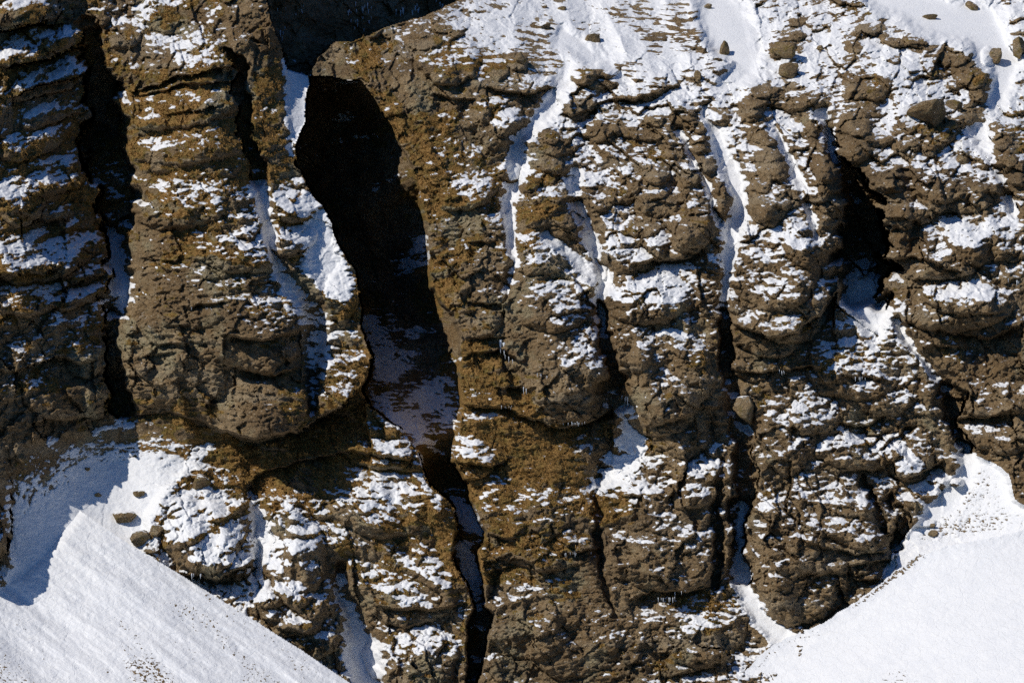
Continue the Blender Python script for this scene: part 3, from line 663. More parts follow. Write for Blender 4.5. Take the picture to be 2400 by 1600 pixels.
# grass and stones through the thin snow of the slopes
lane = sm(.05, .4, fbm((PXf * .8 + PYf * .6) / 260, (PYf * .8 - PXf * .6) / 60, 123, 2) + sm(1380, 1620, PYf) * .2 + sm(200, 500, PXf) * .25 - .12)
speck = fbm(PXf / 8, PYf / 5, 125, 3, .75)
lanes = np.zeros(PX.shape, F)
for ln in ([(250, 1400, 20, .5), (290, 1500, 36, 1.0), (370, 1610, 60, 1.0)], [(-40, 1500, 30, .9), (20, 1570, 40, 1.1), (80, 1640, 50, 1.1)], [(220, 1200, 30, .4), (400, 1400, 60, .45), (640, 1600, 90, .5)],
           [(60, 1330, 30, .5), (130, 1400, 30, .55)], [(0, 1400, 16, .5), (70, 1480, 18, .6), (100, 1540, 12, .5)], [(200, 1440, 14, .6), (250, 1560, 20, .6)]):
    m, r, sd, (hw, st_) = stroke(ln, QX, QY, 200)
    lanes[m] = np.maximum(lanes[m], (st_ * (1 - sm(.3, 1.4, r / hw))).astype(F))
scoreL = (1.15 + .2 * streak - lanes * (.5 + 2.0 * speck) - lane * (.2 + 1.9 * np.clip(speck, 0, 1))).astype(F)
scoreR = (1.6 - 2.2 * np.exp(-(((PXf - 2110) / 70) ** 2 + ((PYf - 1590) / 60) ** 2)) * (.3 + 1.6 * speck)).astype(F)
scree = sm(4, 40, sdS) * (1 - sm(-40, -4, sdR) * 0)
score = np.where(sdS > 0, 1.0 - scree * (.42 + 2.0 * fbm(PXf / 11, PYf / 4.5, 129, 3, .75) + .6 * patch), score)
edgeR = np.exp(-((sdR - 8) / 9) ** 2) * sm(1900, 2080, PXf) * (1 - sm(2130, 2230, PXf))
trail = np.exp(-((sdR - 14) / 8) ** 2) * sm(1720, 1800, PXf) * (1 - sm(1900, 1990, PXf))
scoreR = (scoreR - edgeR * (1.7 + 4.2 * speck) - trail * (.75 + 4 * speck)).astype(F)
score = np.where(sdW > 0, score - 1.2, score)
gfloor = sm(-.3, 1., (PYf - 790 - (1080 - PXf) * .95) / 70) * (1 - sm(1060, 1090, PYf - .3 * (PXf - 1000)))
gs = np.zeros(PX.shape, F)
for c in ([(700, 215, 14, .7), (780, 200, 14, .7), (840, 195, 10, .7)], [(720, 290, 10, .6), (800, 270, 12, .7), (850, 262, 10, .6)], [(705, 345, 9, .5), (780, 330, 12, .6), (880, 320, 10, .6)], [(880, 440, 10, .6), (960, 410, 9, .5)], [(930, 480, 12, .6), (990, 450, 10, .6)], [(950, 620, 24, .7), (1000, 580, 30, .7)],
          [(860, 780, 30, .6), (900, 860, 30, .5), (880, 830, 20, .5)], [(960, 780, 14, .6), (1010, 770, 10, .6)], [(1080, 1200, 26, .7), (1120, 1230, 26, .8)], [(1085, 1290, 20, 1.1), (1105, 1350, 22, 1.1)], [(1110, 1370, 16, .7), (1120, 1410, 16, .5)], [(1120, 1470, 20, .4), (1140, 1470, 10, .4)], [(985, 1075, 12, .9), (1000, 1130, 10, .9)]):
    m, r, sd, (hw, st_) = stroke(c, QX, QY, 160)
    gs[m] = np.maximum(gs[m], (st_ * (1 - sm(.5, 1.6, r / hw))).astype(F))
score = np.where(inG, 1.1 * (nz1 - .6) - .32 + 1.3 * streak + .6 * patch + .9 * fbm(PXf / 70, PYf / 45, 109, 3) + .6 * fine + .62 * gfloor + 1.8 * gs, score).astype(F)

thick = 0.16 * sm(-.05, .5, score)
d2 = d - thick
P = to_points(d2)
N = normals(P)

# ------------------------------------------------------------------ grass / lichen / bare tuff
gm = grass_b + .12 - .16 * RIGHT + 0.9 * fbm(U / 130, V / 90, 131, 3) + 0.35 * fbm(U / 26, V / 14, 135, 2) + 0.5 * (blur(nz, 2, 1) - .45) - .05
grassf = (sm(.15, .55, gm) * np.where(sdW > 0, .05, 1 - .92 * sm(15, 90, sdG))).astype(F)
lich = sm(.1, .5, fbm(PXf / 140, PYf / 150, 141, 3) + .3 * fbm(PXf / 24, PYf / 24, 145, 2) - .25 * RIGHT + .05).astype(F)

exec_regions = True
# ------------------------------------------------------------------ materials


def new_mat(name):
    m = bpy.data.materials.new(name)
    m.use_nodes = True
    m.node_tree.nodes.clear()
    return m, m.node_tree


class NB:
    def __init__(s, t):
        s.t = t

    def n(s, kind, **kw):
        x = s.t.nodes.new(kind)
        for k, v in kw.items():
            setattr(x, k, v)
        return x

    def link(s, a, b):
        s.t.links.new(a, b)

    def val(s, sock, v):
        if isinstance(v, (int, float, tuple)):
            sock.default_value = v
        else:
            s.link(v, sock)

    def math(s, op, a, b=None, clamp=False):
        x = s.n("ShaderNodeMath", operation=op)
        x.use_clamp = clamp
        s.val(x.inputs[0], a)
        if b is not None:
            s.val(x.inputs[1], b)
        return x.outputs[0]

    def ramp01(s, v, a, b):
        x = s.n("ShaderNodeMapRange", interpolation_type='SMOOTHSTEP')
        s.val(x.inputs[0], v)
        x.inputs[1].default_value = a
        x.inputs[2].default_value = b
        return x.outputs[0]

    def mix(s, f, a, b):
        x = s.n("ShaderNodeMix", data_type='RGBA')
        s.val(x.inputs[0], f)
        for sock, v in ((x.inputs[6], a), (x.inputs[7], b)):
            if isinstance(v, tuple):
                sock.default_value = v if len(v) == 4 else v + (1.0,)
            else:
                s.link(v, sock)
        return x.outputs[2]

    def noise(s, vec, scale, detail=3, rough=.55, dist=0):
        x = s.n("ShaderNodeTexNoise")
        s.link(vec, x.inputs['Vector'])
        x.inputs['Scale'].default_value = scale
        x.inputs['Detail'].default_value = detail
        x.inputs['Roughness'].default_value = rough
        x.inputs['Distortion'].default_value = dist
        return x.outputs[0]

    def attr(s, name):
        x = s.n("ShaderNodeAttribute", attribute_name=name)
        return x.outputs['Fac']


def ground_material():
    m, t = new_mat("snowy_tuff")
    b = NB(t)
    geo = b.n("ShaderNodeNewGeometry")
    pos = geo.outputs['Position']
    snow_a, grass_a, lich_a = b.attr("snow"), b.attr("grass"), b.attr("lichen")
    st = b.n("ShaderNodeMapping")
    st.inputs['Scale'].default_value = (.9, .9, 2.6)
    b.link(pos, st.inputs[0])
    n_f = b.noise(st.outputs[0], 3.0, 5, .68)
    n_p = b.noise(pos, 7.5, 3, .7)
    n_m = b.noise(pos, .55, 4, .6)
    n_b = b.noise(pos, .14, 3, .55)
    # tuff: dark brown breccia with pale chips
    vor = b.n("ShaderNodeTexVoronoi")
    b.link(pos, vor.inputs['Vector'])
    vor.inputs['Scale'].default_value = 3.4
    rock = b.mix(b.ramp01(n_m, .3, .72), (.25, .165, .082), (.50, .36, .20))
    rock = b.mix(b.ramp01(n_b, .35, .7), rock, (.27, .175, .085))
    sep = b.n("ShaderNodeSeparateColor")
    b.link(vor.outputs['Color'], sep.inputs[0])
    chip = b.math('MULTIPLY', b.ramp01(sep.outputs[0], .62, .9), b.ramp01(vor.outputs['Distance'], .5, .2))
    rock = b.mix(b.math('MULTIPLY', chip, .7), rock, (.58, .49, .35))
    rock = b.mix(b.math('MULTIPLY', lich_a, b.ramp01(n_f, .3, .6)), rock, (.46, .40, .245))
    rock = b.mix(b.math('MULTIPLY', b.ramp01(n_p, .52, .38), .38), rock, (.09, .062, .034))
    vj = b.n("ShaderNodeTexVoronoi")
    vj.feature = 'DISTANCE_TO_EDGE'
    jm = b.n("ShaderNodeMapping")
    jm.inputs['Scale'].default_value = (.55, .55, .8)
    jd = b.n("ShaderNodeVectorMath", operation='MULTIPLY_ADD')
    nz3d = b.n("ShaderNodeTexNoise")
    nz3d.inputs['Scale'].default_value = .8
    nz3d.inputs['Detail'].default_value = 3
    b.link(pos, nz3d.inputs['Vector'])
    b.link(nz3d.outputs['Color'], jd.inputs[0])
    jd.inputs[1].default_value = (1.6, 1.6, 1.6)
    b.link(pos, jd.inputs[2])
    b.link(jd.outputs[0], jm.inputs[0])
    b.link(jm.outputs[0], vj.inputs['Vector'])
    vj.inputs['Scale'].default_value = 1.0
    joint = b.ramp01(vj.outputs['Distance'], .05, .0)
    # beds of the tuff differ a little in colour
    bd = b.n("ShaderNodeMapping")
    bd.inputs['Scale'].default_value = (.03, .03, .42)
    bd.inputs['Rotation'].default_value = (0, math.radians(6), 0)
    b.link(jd.outputs[0], bd.inputs[0])
    beds = b.noise(bd.outputs[0], 1.0, 3, .6)
    rock = b.mix(b.math('MULTIPLY', b.ramp01(beds, .52, .66), .45), rock, (.15, .105, .062))
    rock = b.mix(b.math('MULTIPLY', b.ramp01(beds, .46, .34), .5), rock, (.43, .35, .235))
    # moss and withered grass
    moss = b.mix(b.ramp01(n_f, .35, .65), (.14, .098, .022), (.31, .225, .070))
    straw = b.mix(b.ramp01(n_f, .35, .68), (.22, .120, .032), (.54, .315, .115))
    veg = b.mix(b.ramp01(b.math('ADD', b.math('MULTIPLY', grass_a, .7), b.math('MULTIPLY', n_m, 1.3)), .95, 1.5), moss, straw)
    vegm = b.ramp01(b.math('ADD', grass_a, b.math('MULTIPLY', b.math('SUBTRACT', n_f, .5), .9)), .25, .6)
    col = b.mix(vegm, rock, veg)
    # snow
    sfn = b.noise(st.outputs[0], 2.6, 5, .72)
    sv = b.math('ADD', snow_a, b.math('MULTIPLY', b.math('SUBTRACT', sfn, .5), 1.15))
    sf = b.ramp01(sv, -.02, .2)
    snow_c = b.mix(b.ramp01(n_m, .3, .7), (.79, .795, .80), (.83, .83, .825))
    col = b.mix(sf, col, snow_c)
    bs = b.n("ShaderNodeBsdfPrincipled")
    b.link(col, bs.inputs['Base Color'])
    rg = b.n("ShaderNodeMix", data_type='FLOAT')
    b.link(sf, rg.inputs[0])
    rg.inputs[2].default_value = .95
    rg.inputs[3].default_value = .6
    b.link(rg.outputs[0], bs.inputs['Roughness'])
    bs.inputs['Specular IOR Level'].default_value = .15
    # fine relief
    hgt = b.math('ADD', b.math('ADD', b.math('MULTIPLY', n_f, .42), b.math('MULTIPLY', n_p, .14)), b.math('MULTIPLY', vor.outputs['Distance'], -.12))
    hgt = b.math('ADD', hgt, b.math('MULTIPLY', joint, b.math('MULTIPLY', b.math('SUBTRACT', 1.0, vegm), -.12)))
    hgt = b.math('MULTIPLY', hgt, b.math('SUBTRACT', 1.0, b.math('MULTIPLY', sf, .88)))
    hgt = b.math('ADD', hgt, b.math('MULTIPLY', sf, .10))
    bump = b.n("ShaderNodeBump")
    bump.inputs['Strength'].default_value = 1.0
    bump.inputs['Distance'].default_value = 1.3
    b.link(hgt, bump.inputs['Height'])
    b.link(bump.outputs[0], bs.inputs['Normal'])
    out = b.n("ShaderNodeOutputMaterial")
    b.link(bs.outputs[0], out.inputs[0])
    return m


MAT = ground_material()

# ------------------------------------------------------------------ meshes


CLIFF = (P, N, score, grassf, lich)


def slope_sheet(dd, sc):
    p = to_points(dd)
    return (p, normals(p), sc, np.zeros(PX.shape, F), np.zeros(PX.shape, F))


def grid_object(name, facemask, kind=None, label=None, cat=None, parent=None, group=None, sheet=None):
    """One object from the chosen faces of the cliff's surface."""
    P, N, score, grassf, lich = sheet or CLIFF
    ny, nx = PX.shape
    fj, fi = np.nonzero(facemask)
    q = np.stack([fj * nx + fi, (fj + 1) * nx + fi, (fj + 1) * nx + fi + 1, fj * nx + fi + 1], axis=1)
    used, inv = np.unique(q, return_inverse=True)
    q = inv.reshape(q.shape)
    v = P.reshape(-1, 3)[used]
    me = bpy.data.meshes.new(name)
    me.vertices.add(len(v))
    me.vertices.foreach_set("co", v.astype(F).ravel())
    me.loops.add(q.size)
    me.loops.foreach_set("vertex_index", q.astype(np.int32).ravel())
    me.polygons.add(len(q))
    me.polygons.foreach_set("loop_start", (np.arange(len(q)) * 4).astype(np.int32))
    me.update(calc_edges=True)
    for an, arr in (("snow", score), ("grass", grassf), ("lichen", lich)):
        a = me.attributes.new(an, 'FLOAT', 'POINT')
        a.data.foreach_set("value", arr.reshape(-1)[used].astype(F))
    me.materials.append(MAT)
    me.polygons.foreach_set("use_smooth", np.ones(len(q), bool))
    me.normals_split_custom_set_from_vertices(N.reshape(-1, 3)[used].astype(F).tolist())
    o = bpy.data.objects.new(name, me)
    COL.objects.link(o)
    if kind:
        o["kind"] = kind
    if label:
        o["label"] = label
    if cat:
        o["category"] = cat
    if group:
        o["group"] = group
    if parent is not None:
        o.parent = parent
    return o



# ------------------------------------------------------------------ which face belongs to what
cx_ = slice(0, -1)


def fc(a):
    """A field's value at each face's first corner."""
    return a[:-1, :-1]


RX, RY = PXf + .5 * wx, PYf + .5 * wy
REGIONS = [   # name, category, label, outline
    ("hillside", "hillside", "snowy hillside with rock knobs and ribs across the upper right", [(1080, -900), (3400, -900), (3400, 700), (2400, 520), (2020, 480), (1900, 560), (1690, 520), (1500, 480), (1330, 430), (1190, 560), (1130, 300), (1110, 120), (1050, 20)]),
    ("cliff_buttress", "cliff", "mossy buttress with straw coloured grass along the right side of the black gorge", [(800, 190), (835, 90), (1060, 20), (1120, 120), (1140, 300), (1330, 180), (1215, 330), (1195, 560), (1340, 440), (1412, 740), (1440, 900), (1400, 970), (1400, 1100), (1410, 1340), (1440, 1520), (1450, 2400), (1090, 2400), (1000, 1000), (1000, 500)]),
    ("cliff_buttress", "cliff", "snow streaked buttress between the narrow middle cleft and the deep snow chute", [(1340, 440), (1500, 470), (1690, 520), (1700, 680), (1695, 760), (1704, 850), (1735, 1000), (1742, 1100), (1722, 1300), (1740, 1380), (1800, 1510), (1690, 1650), (1690, 2400), (1450, 2400), (1440, 1520), (1410, 1340), (1400, 1100), (1400, 970), (1440, 900), (1412, 740)]),
    ("cliff_buttress", "cliff", "brown rock column left of the dark slot with a snow patch at its foot", [(1690, 520), (1900, 470), (2000, 440), (2015, 560), (2020, 690), (1960, 740), (1900, 860), (1735, 900), (1704, 850), (1695, 760)]),
    ("cliff_buttress", "cliff", "broken wedge of rock and snow standing above the bright right hand snow slope", [(1735, 900), (1900, 860), (1960, 740), (2100, 760), (2150, 820), (2226, 934), (2263, 1066), (2240, 1150), (2150, 1290), (1890, 1480), (1800, 1510), (1740, 1380), (1722, 1300), (1742, 1100)]),
    ("cliff_buttress", "cliff", "broad brown rock wall at the right edge above the stony snow", [(2000, 440), (2100, 420), (2400, 520), (3400, 700), (3400, 1300), (2420, 1200), (2330, 1090), (2263, 1066), (2226, 934), (2150, 820), (2100, 760), (2020, 690), (2015, 560)]),
    ("cliff_apron", "rocky slope", "grassy rock apron with streaky snow under the overhanging pillar", [(262, 1000), (420, 985), (530, 1025), (700, 1020), (860, 900), (1060, 1180), (1100, 1640), (1100, 2400), (-900, 2400), (-900, 1340), (40, 1330)]),
    ("rock_rib", "cliff", "narrow rib of snowy rock on the left edge of the black gorge", [(530, -900), (640, -900), (655, 170), (690, 384), (780, 533), (850, 775), (858, 905), (735, 985), (728, 880), (735, 740), (655, 620), (610, 420), (570, 250), (540, 140)]),
    ("rock_pillar", "cliff", "large olive brown rock pillar with a grassy face between two dark clefts", [(200, -900), (530, -900), (540, 140), (570, 250), (610, 420), (655, 620), (735, 740), (728, 880), (735, 985), (700, 1020), (530, 1025), (420, 975), (265, 985), (268, 880), (258, 740), (275, 620), (255, 400), (230, 200), (200, 80)]),
    ("cliff_wall", "cliff", "layered brown rock wall in half shade along the left edge", [(-900, -900), (200, -900), (200, 80), (230, 200), (255, 400), (275, 620), (258, 740), (268, 880), (262, 985), (200, 1022), (60, 1045), (14, 1140), (32, 1330), (-60, 1350), (-900, 1300)]),
]
ROOTS = []
reg = np.zeros(fc(PX).shape, np.int32)          # 0 = hillside, then the regions in turn
fx, fy = fc(RX), fc(RY)
for i, (nm, cat_, lab, poly) in enumerate(REGIONS):
    if i:
        reg[poly_sdf(poly, fx, fy, 1e4) > 0] = i
jump = np.maximum(np.abs(np.diff(d, axis=1))[:-1], np.abs(np.diff(d, axis=0))[:, :-1])
owner = np.zeros(reg.shape, np.int32)
hide = (fc(sdL) > 60) | (fc(sdR) > 90)
g_mask = fc(sdG) > 0
w_mask = (fc(sdW) > 0) & ~g_mask
f_mask = (fc(sdF) > 0) & ~hide
s_mask = (fc(sdS) > 0) & ~hide & ~f_mask
rest = ~(g_mask | w_mask | f_mask | s_mask | hide)
snowy = fc(score) > .06
bowl = poly_sdf([(1660, -60), (1790, -60), (1800, 60), (1785, 150), (1735, 180), (1690, 150), (1650, 60), (1630, -60)], fx, fy, 1e3) > 0

grid_object("gorge", g_mask, "structure", "deep black gorge with blue shaded snow on its floor")
grid_object("back_cliff", w_mask, "structure", "dark shaded cliff with small icicles behind the head of the gorge")
grid_object("snow_field", f_mask, "structure", "steep snow field half in blue shade at the foot of the left cliff")
grid_object("scree", s_mask, "structure", "snow wedge peppered with small dark stones below the right wall")
shL = slope_sheet(dL, scoreL)
grid_object("snow_slope", fc(sdL) > -1.5, "structure", "smooth snow slope with faint grassy lanes in the lower left corner", sheet=shL)
shR = slope_sheet(dR, scoreR)
grid_object("snow_slope", fc(sdR) > -1.5, "structure", "bright smooth snow slope filling the lower right corner", sheet=shR)

# outcrops: each its own piece of the ground it stands in
oid = np.full(reg.shape, -1, np.int32)
qx, qy = fc(QX), fc(QY)
for k, (cx, cy, rx, ry, t, a) in enumerate(ROCKS):
    m = (np.abs(qx - cx) < max(rx, ry) * 1.2) & (np.abs(qy - cy) < max(rx, ry) * 1.2)
    c, sn_ = math.cos(math.radians(t)), math.sin(math.radians(t))
    X, Y = qx[m] - cx, qy[m] - cy
    u, v = (X * c + Y * sn_) / (rx * 1.08), (-X * sn_ + Y * c) / (ry * 1.08)
    sub = oid[m]
    sub[(u * u + v * v) < 1] = k
    oid[m] = sub
oid[~rest] = -1
for i, (nm, cat_, lab, poly) in enumerate(REGIONS):
    here = rest & (reg == i)
    for k in np.unique(oid[here]):
        if k >= 0 and (here & ~snowy & (oid == k)).sum() <= 30:
            oid[here & (oid == k)] = -1
    root = grid_object(nm, here & ~snowy & (oid < 0), "structure", lab)
    ROOTS.append(root)
    so = grid_object("snow_patches", here & snowy, "stuff", parent=root)
    ids = [k for k in np.unique(oid[here]) if k >= 0]
    for k in ids:
        fm = here & ~snowy & (oid == k)
        if fm.sum() > 30:
            grid_object("rock_outcrop", fm, parent=root)

# ------------------------------------------------------------------ boulders: things of their own, resting on the ground
from mathutils import noise as mnoise


def ground(px, py, sheet=None):
    """A point of the built surface under a direction from the viewpoint, and its normal."""
    j = int(np.clip(np.searchsorted(ys, py), 1, len(ys) - 1))
    i = int(np.clip(np.searchsorted(xs, px), 1, len(xs) - 1))
    PP, NN = (sheet or CLIFF)[:2]
    return Vector(PP[j, i]), Vector(NN[j, i])


import bmesh


def boulder(name, px, py, rx, rz, seed, label, cat, group=None, turn=0.0, flat=.62, snow=.0, sheet=None, lean=0.0):
    r = np.random.RandomState(seed)
    bm = bmesh.new()
    bmesh.ops.create_icosphere(bm, subdivisions=4, radius=1.0)
    v = np.array([x.co[:] for x in bm.verts])
    cuts = []
    for k in range(15):
        n = r.normal(size=3)
        n /= np.linalg.norm(n)
        cuts.append((n, r.uniform(.48, .86)))
    for n, c in cuts:
        h = v @ n
        over = np.maximum(h - c, 0)
        v = v - np.outer(over * .97, n)
    off = r.uniform(-50, 50, 3)
    nn = np.array([mnoise.fractal(Vector(p * 2.2 + off), .8, 2.1, 4) for p in v])
    n2 = np.array([mnoise.noise(Vector(p * 7.0 + off)) for p in v])
    v = v * (1.22 + .09 * nn + .045 * n2)[:, None]
    sx, sz = rx / PPM, rz / PPM
    v = v * np.array([sx, (sx + sz) * .5, sz])
    if lean:
        a = math.radians(lean)
        v = v @ np.array([[math.cos(a), 0, math.sin(a)], [0, 1, 0], [-math.sin(a), 0, math.cos(a)]])
    for x, co in zip(bm.verts, v):
        x.co = co
    bm.normal_update()
    me = bpy.data.meshes.new(name)
    bm.to_mesh(me)
    vn = np.array([x.normal[:] for x in bm.verts])
    bm.free()
    nz_ = vn[:, 2]
    sc = 1.7 * (nz_ - .74) + .45 * n2 + .35 * nn + snow
    for an, arr in (("snow", sc), ("grass", np.clip(.22 + .5 * nn, 0, 1)), ("lichen", np.clip(nn + n2, 0, 1))):
        a = me.attributes.new(an, 'FLOAT', 'POINT')
        a.data.foreach_set("value", arr.astype(F))
    me.materials.append(MAT)
    me.polygons.foreach_set("use_smooth", np.ones(len(me.polygons), bool))
    o = bpy.data.objects.new(name, me)
    COL.objects.link(o)
    p, n = ground(px, py, sheet)
    o.location = p + Vector((0, -.25 * (sx + sz) * .5, 0))
    o["label"] = label
    o["category"] = cat
    if group:
        o["group"] = group
    return o


BOULDERS = [
    (2172, 260, 52, 38, "largest brown boulder, tilted and perched above the dark slot at right", "boulder", -.1, None, 12),
    (2232, 250, 21, 20, "rounded boulder touching the right side of the big tilted boulder", "boulder", -.1, None, 0),
    (2222, 296, 26, 13, "flat slab wedged under the right end of the big tilted boulder", "boulder", -.3, None, 20),
    (1697, 124, 11, 26, "upright finger of rock on the left rim of the smooth snow bowl", "boulder", -.6, None, 0),
    (1838, 120, 32, 26, "bulky brown boulder on the right rim of the smooth snow bowl", "boulder", -.05, None, -10),
    (1850, 164, 23, 30, "leaning boulder just below the bulky one beside the snow bowl", "boulder", -.2, None, -25),
    (2181, 42, 20, 11, "lone snow capped boulder lying low in the open snow at upper right", "boulder", .25, None, -12),
    (2277, 16, 18, 15, "rugged dark boulder at the top edge above the open snow", "boulder", .1, None, -30),
    (2326, 132, 20, 27, "steep sided rock beside the open snow near the right edge", "boulder", -.1, None, 8),
    (2386, 112, 18, 30, "dark block of rock cut by the right edge of the photo", "boulder", -.2, None, 0),
    (1655, 16, 14, 8, "small dark boulder at the top beside the smooth snow bowl", "boulder", .1, None, 0),
    (1317, 20, 11, 7, "small rounded stone on the snowy dome near the top edge", "boulder", -.1, None, 0),
    (1276, 16, 9, 7, "smallest stone at the top of the snowy dome with snow on it", "boulder", .2, None, 0),
    (1268, 60, 22, 12, "snow plastered lump of rubble on the snowy dome", "boulder", .35, None, 0),
    (1392, 90, 22, 18, "pointed dark rock standing lowest on the snowy dome", "boulder", .0, None, 20),
    (1922, 113, 9, 7, "small lone stone on the snow between two rocky ribs", "boulder", -.2, None, 0),
    (1950, 290, 14, 11, "pointed stone on the blue snow above the dark slot", "boulder", -.3, None, 0),
    (2254, 378, 22, 18, "angular boulder on the yellow mossy slope right of the slot", "boulder", -.4, None, -20),
    (325, 1156, 14, 10, "small round stone with a white cap on the left snow field", "boulder", .3, None, 0),
    (288, 1214, 26, 16, "mossy boulder with a blue shadow on the left snow field", "boulder", .18, None, 8),
    (334, 1260, 27, 19, "largest of the dark boulders at the crest of the left snow slope", "boulder", .1, None, 18),
    (366, 1244, 19, 14, "boulder leaning on the upper right of the largest crest boulder", "boulder", .1, None, 25),
    (353, 1289, 15, 8, "low stone half buried below the largest crest boulder", "boulder", .1, None, 15),
    (2184, 1249, 11, 9, "lone brown stone at the left edge of the stony snow", "boulder", -.5, None, 0),
    (2184, 1231, 6, 5, "tiny stone just above the lone brown stone", "boulder", -.3, None, 0),
    (1748, 958, 29, 30, "round snow topped boulder jammed in the shaded cleft at right", "boulder", .12, None, 10),
    (49, 1072, 13, 11, "rock knob poking out of the shaded snow at the far left", "boulder", -.2, None, 0),
    (203, 1098, 7, 5, "tiny stone in the middle of the blue shaded snow", "boulder", -.1, None, 0),
    (228, 1158, 9, 5, "small flat stone near the lower edge of the blue shadow", "boulder", -.1, None, 0),
    (470, 1130, 24, 16, "rounded mossy hump in the snow below the overhanging pillar", "boulder", .1, None, 0),
    (1218, 140, 15, 24, "small rock spire on snow left of the long white chute", "boulder", -.4, None, -8),
    (1634, 178, 9, 17, "thin spike of rock in snow below the left rim of the bowl", "boulder", -.6, None, 0),
]
for k, (px, py, rx, rz, lab, cat_, sn, gr, ln) in enumerate(BOULDERS):
    boulder("boulder", px, py, rx, rz, 300 + k, lab, cat_, gr, snow=sn - .12, lean=ln)

# ------------------------------------------------------------------ icicles under the overhangs
ice = bpy.data.materials.new("ice")
ice.use_nodes = True
ib = ice.node_tree.nodes["Principled BSDF"]
inz = ice.node_tree.nodes.new("ShaderNodeTexNoise")
inz.inputs['Scale'].default_value = 6.0
irm = ice.node_tree.nodes.new("ShaderNodeMix")
irm.data_type = 'RGBA'
irm.inputs[6].default_value = (.55, .60, .66, 1)
irm.inputs[7].default_value = (.82, .85, .88, 1)
ice.node_tree.links.new(inz.outputs[0], irm.inputs[0])
ice.node_tree.links.new(irm.outputs[2], ib.inputs['Base Color'])
ib.inputs['Roughness'].default_value = .22

ICE_MESH = {}


def icicle_mesh(var):
    if var in ICE_MESH:
        return ICE_MESH[var]
    r = np.random.RandomState(900 + var)
    vs, fs = [], []
    prof = [(0, 1.0), (.12, .85), (.35, .62), (.6, .42), (.82, .22)]
    for k, (z, w_) in enumerate(prof):
        for q in range(6):
            a = q / 6 * 2 * math.pi
            w2 = w_ * r.uniform(.8, 1.2)
            vs.append((math.cos(a) * w2, math.sin(a) * w2, -z))
    vs.append((r.uniform(-.1, .1), 0, -1.0))
    vs.append((0, 0, .06))
    for k in range(len(prof) - 1):
        for q in range(6):
            fs.append((k * 6 + q, (k + 1) * 6 + q, (k + 1) * 6 + (q + 1) % 6, k * 6 + (q + 1) % 6))
    b0 = (len(prof) - 1) * 6
    for q in range(6):
        fs.append((b0 + q, len(vs) - 2, b0 + (q + 1) % 6))
        fs.append((q, (q + 1) % 6, len(vs) - 1))
    me = bpy.data.meshes.new("icicle")
    me.from_pydata(vs, [], fs)
    me.materials.append(ice)
    me.polygons.foreach_set("use_smooth", np.ones(len(fs), bool))
    ICE_MESH[var] = me
    return me


ICE = [   # start, end, how many, shortest and longest in px, label
    (1536, 1392, 1604, 1382, 11, 4, 15, "long fringe of icicles under the pale overhang at lower centre right"),
    (1322, 1293, 1388, 1288, 8, 4, 12, "icicle fringe under the dark ledge left of the narrow middle cleft"),
    (1173, 796, 1180, 800, 2, 30, 38, "single big pale icicle hanging from a hole in the buttress"),
    (1182, 830, 1206, 842, 5, 8, 16, "cluster of short icicles beside the single big icicle"),
    (1226, 905, 1232, 908, 2, 14, 22, "thin icicle pair below a small cave in the grassy buttress"),
    (1258, 876, 1292, 880, 7, 5, 9, "row of small icicles on the lichen grey wall of the buttress"),
    (1318, 988, 1370, 986, 11, 5, 10, "row of small icicles in the black slot under the rounded buttress foot"),
    (1454, 926, 1474, 930, 6, 10, 20, "icicles hanging in the black recess above the white snow patch"),
    (1996, 882, 2032, 884, 8, 6, 12, "icicle row under a brown ledge on the snow streaked wedge"),
    (1808, 868, 1836, 866, 6, 6, 11, "icicle row under the mossy lip at the foot of the rock column"),
    (450, 1338, 478, 1342, 5, 8, 16, "icicles under the snowy hump at the crest of the left slope"),
    (2362, 652, 2388, 658, 6, 8, 14, "icicle row under the ledge near the right edge of the photo"),
    (1064, 326, 1082, 330, 5, 8, 16, "icicles in a hollow of the sunlit wall above the gorge"),
    (1058, 362, 1072, 364, 4, 7, 13, "short icicles just below the hollow in the sunlit wall"),
    (450, 720, 500, 722, 7, 4, 9, "tiny icicles in the slit across the big pillar"),
    (1165, 950, 1210, 952, 6, 4, 9, "tiny icicles along the crack under the orange grass"),
]
for (x0, y0, x1, y1, n, l0, l1, lab) in ICE:
    r = np.random.RandomState(int(x0 + y0))
    a, _ = ground((x0 + x1) / 2, (y0 + y1) / 2)
    root = bpy.data.objects.new("icicle_row", None)
    root.location = a
    COL.objects.link(root)
    root["label"], root["category"], root["group"] = lab, "icicles", "icicles under the ledges"
    for k in range(n):
        t = r.uniform(0, 1) if n > 2 else k / max(n - 1, 1)
        px, py = x0 + (x1 - x0) * t, y0 + (y1 - y0) * t + r.uniform(-2, 2)
        p = min((ground(px, py - q)[0] for q in (0, 3, 6, 9, 12)), key=lambda c: c.y)
        q, _ = ground(px, py)
        L = (l0 + (l1 - l0) * r.uniform(0, 1) ** 2.2) / PPM
        o = bpy.data.objects.new("icicle", icicle_mesh(k % 5))
        COL.objects.link(o)
        o.parent = root
        w_ = L * (.075 if L < 1.2 else .13) + .01
        o.location = Vector((q.x, min(p.y, q.y) - .12, q.z)) - a
        o.scale = (w_, w_, L)

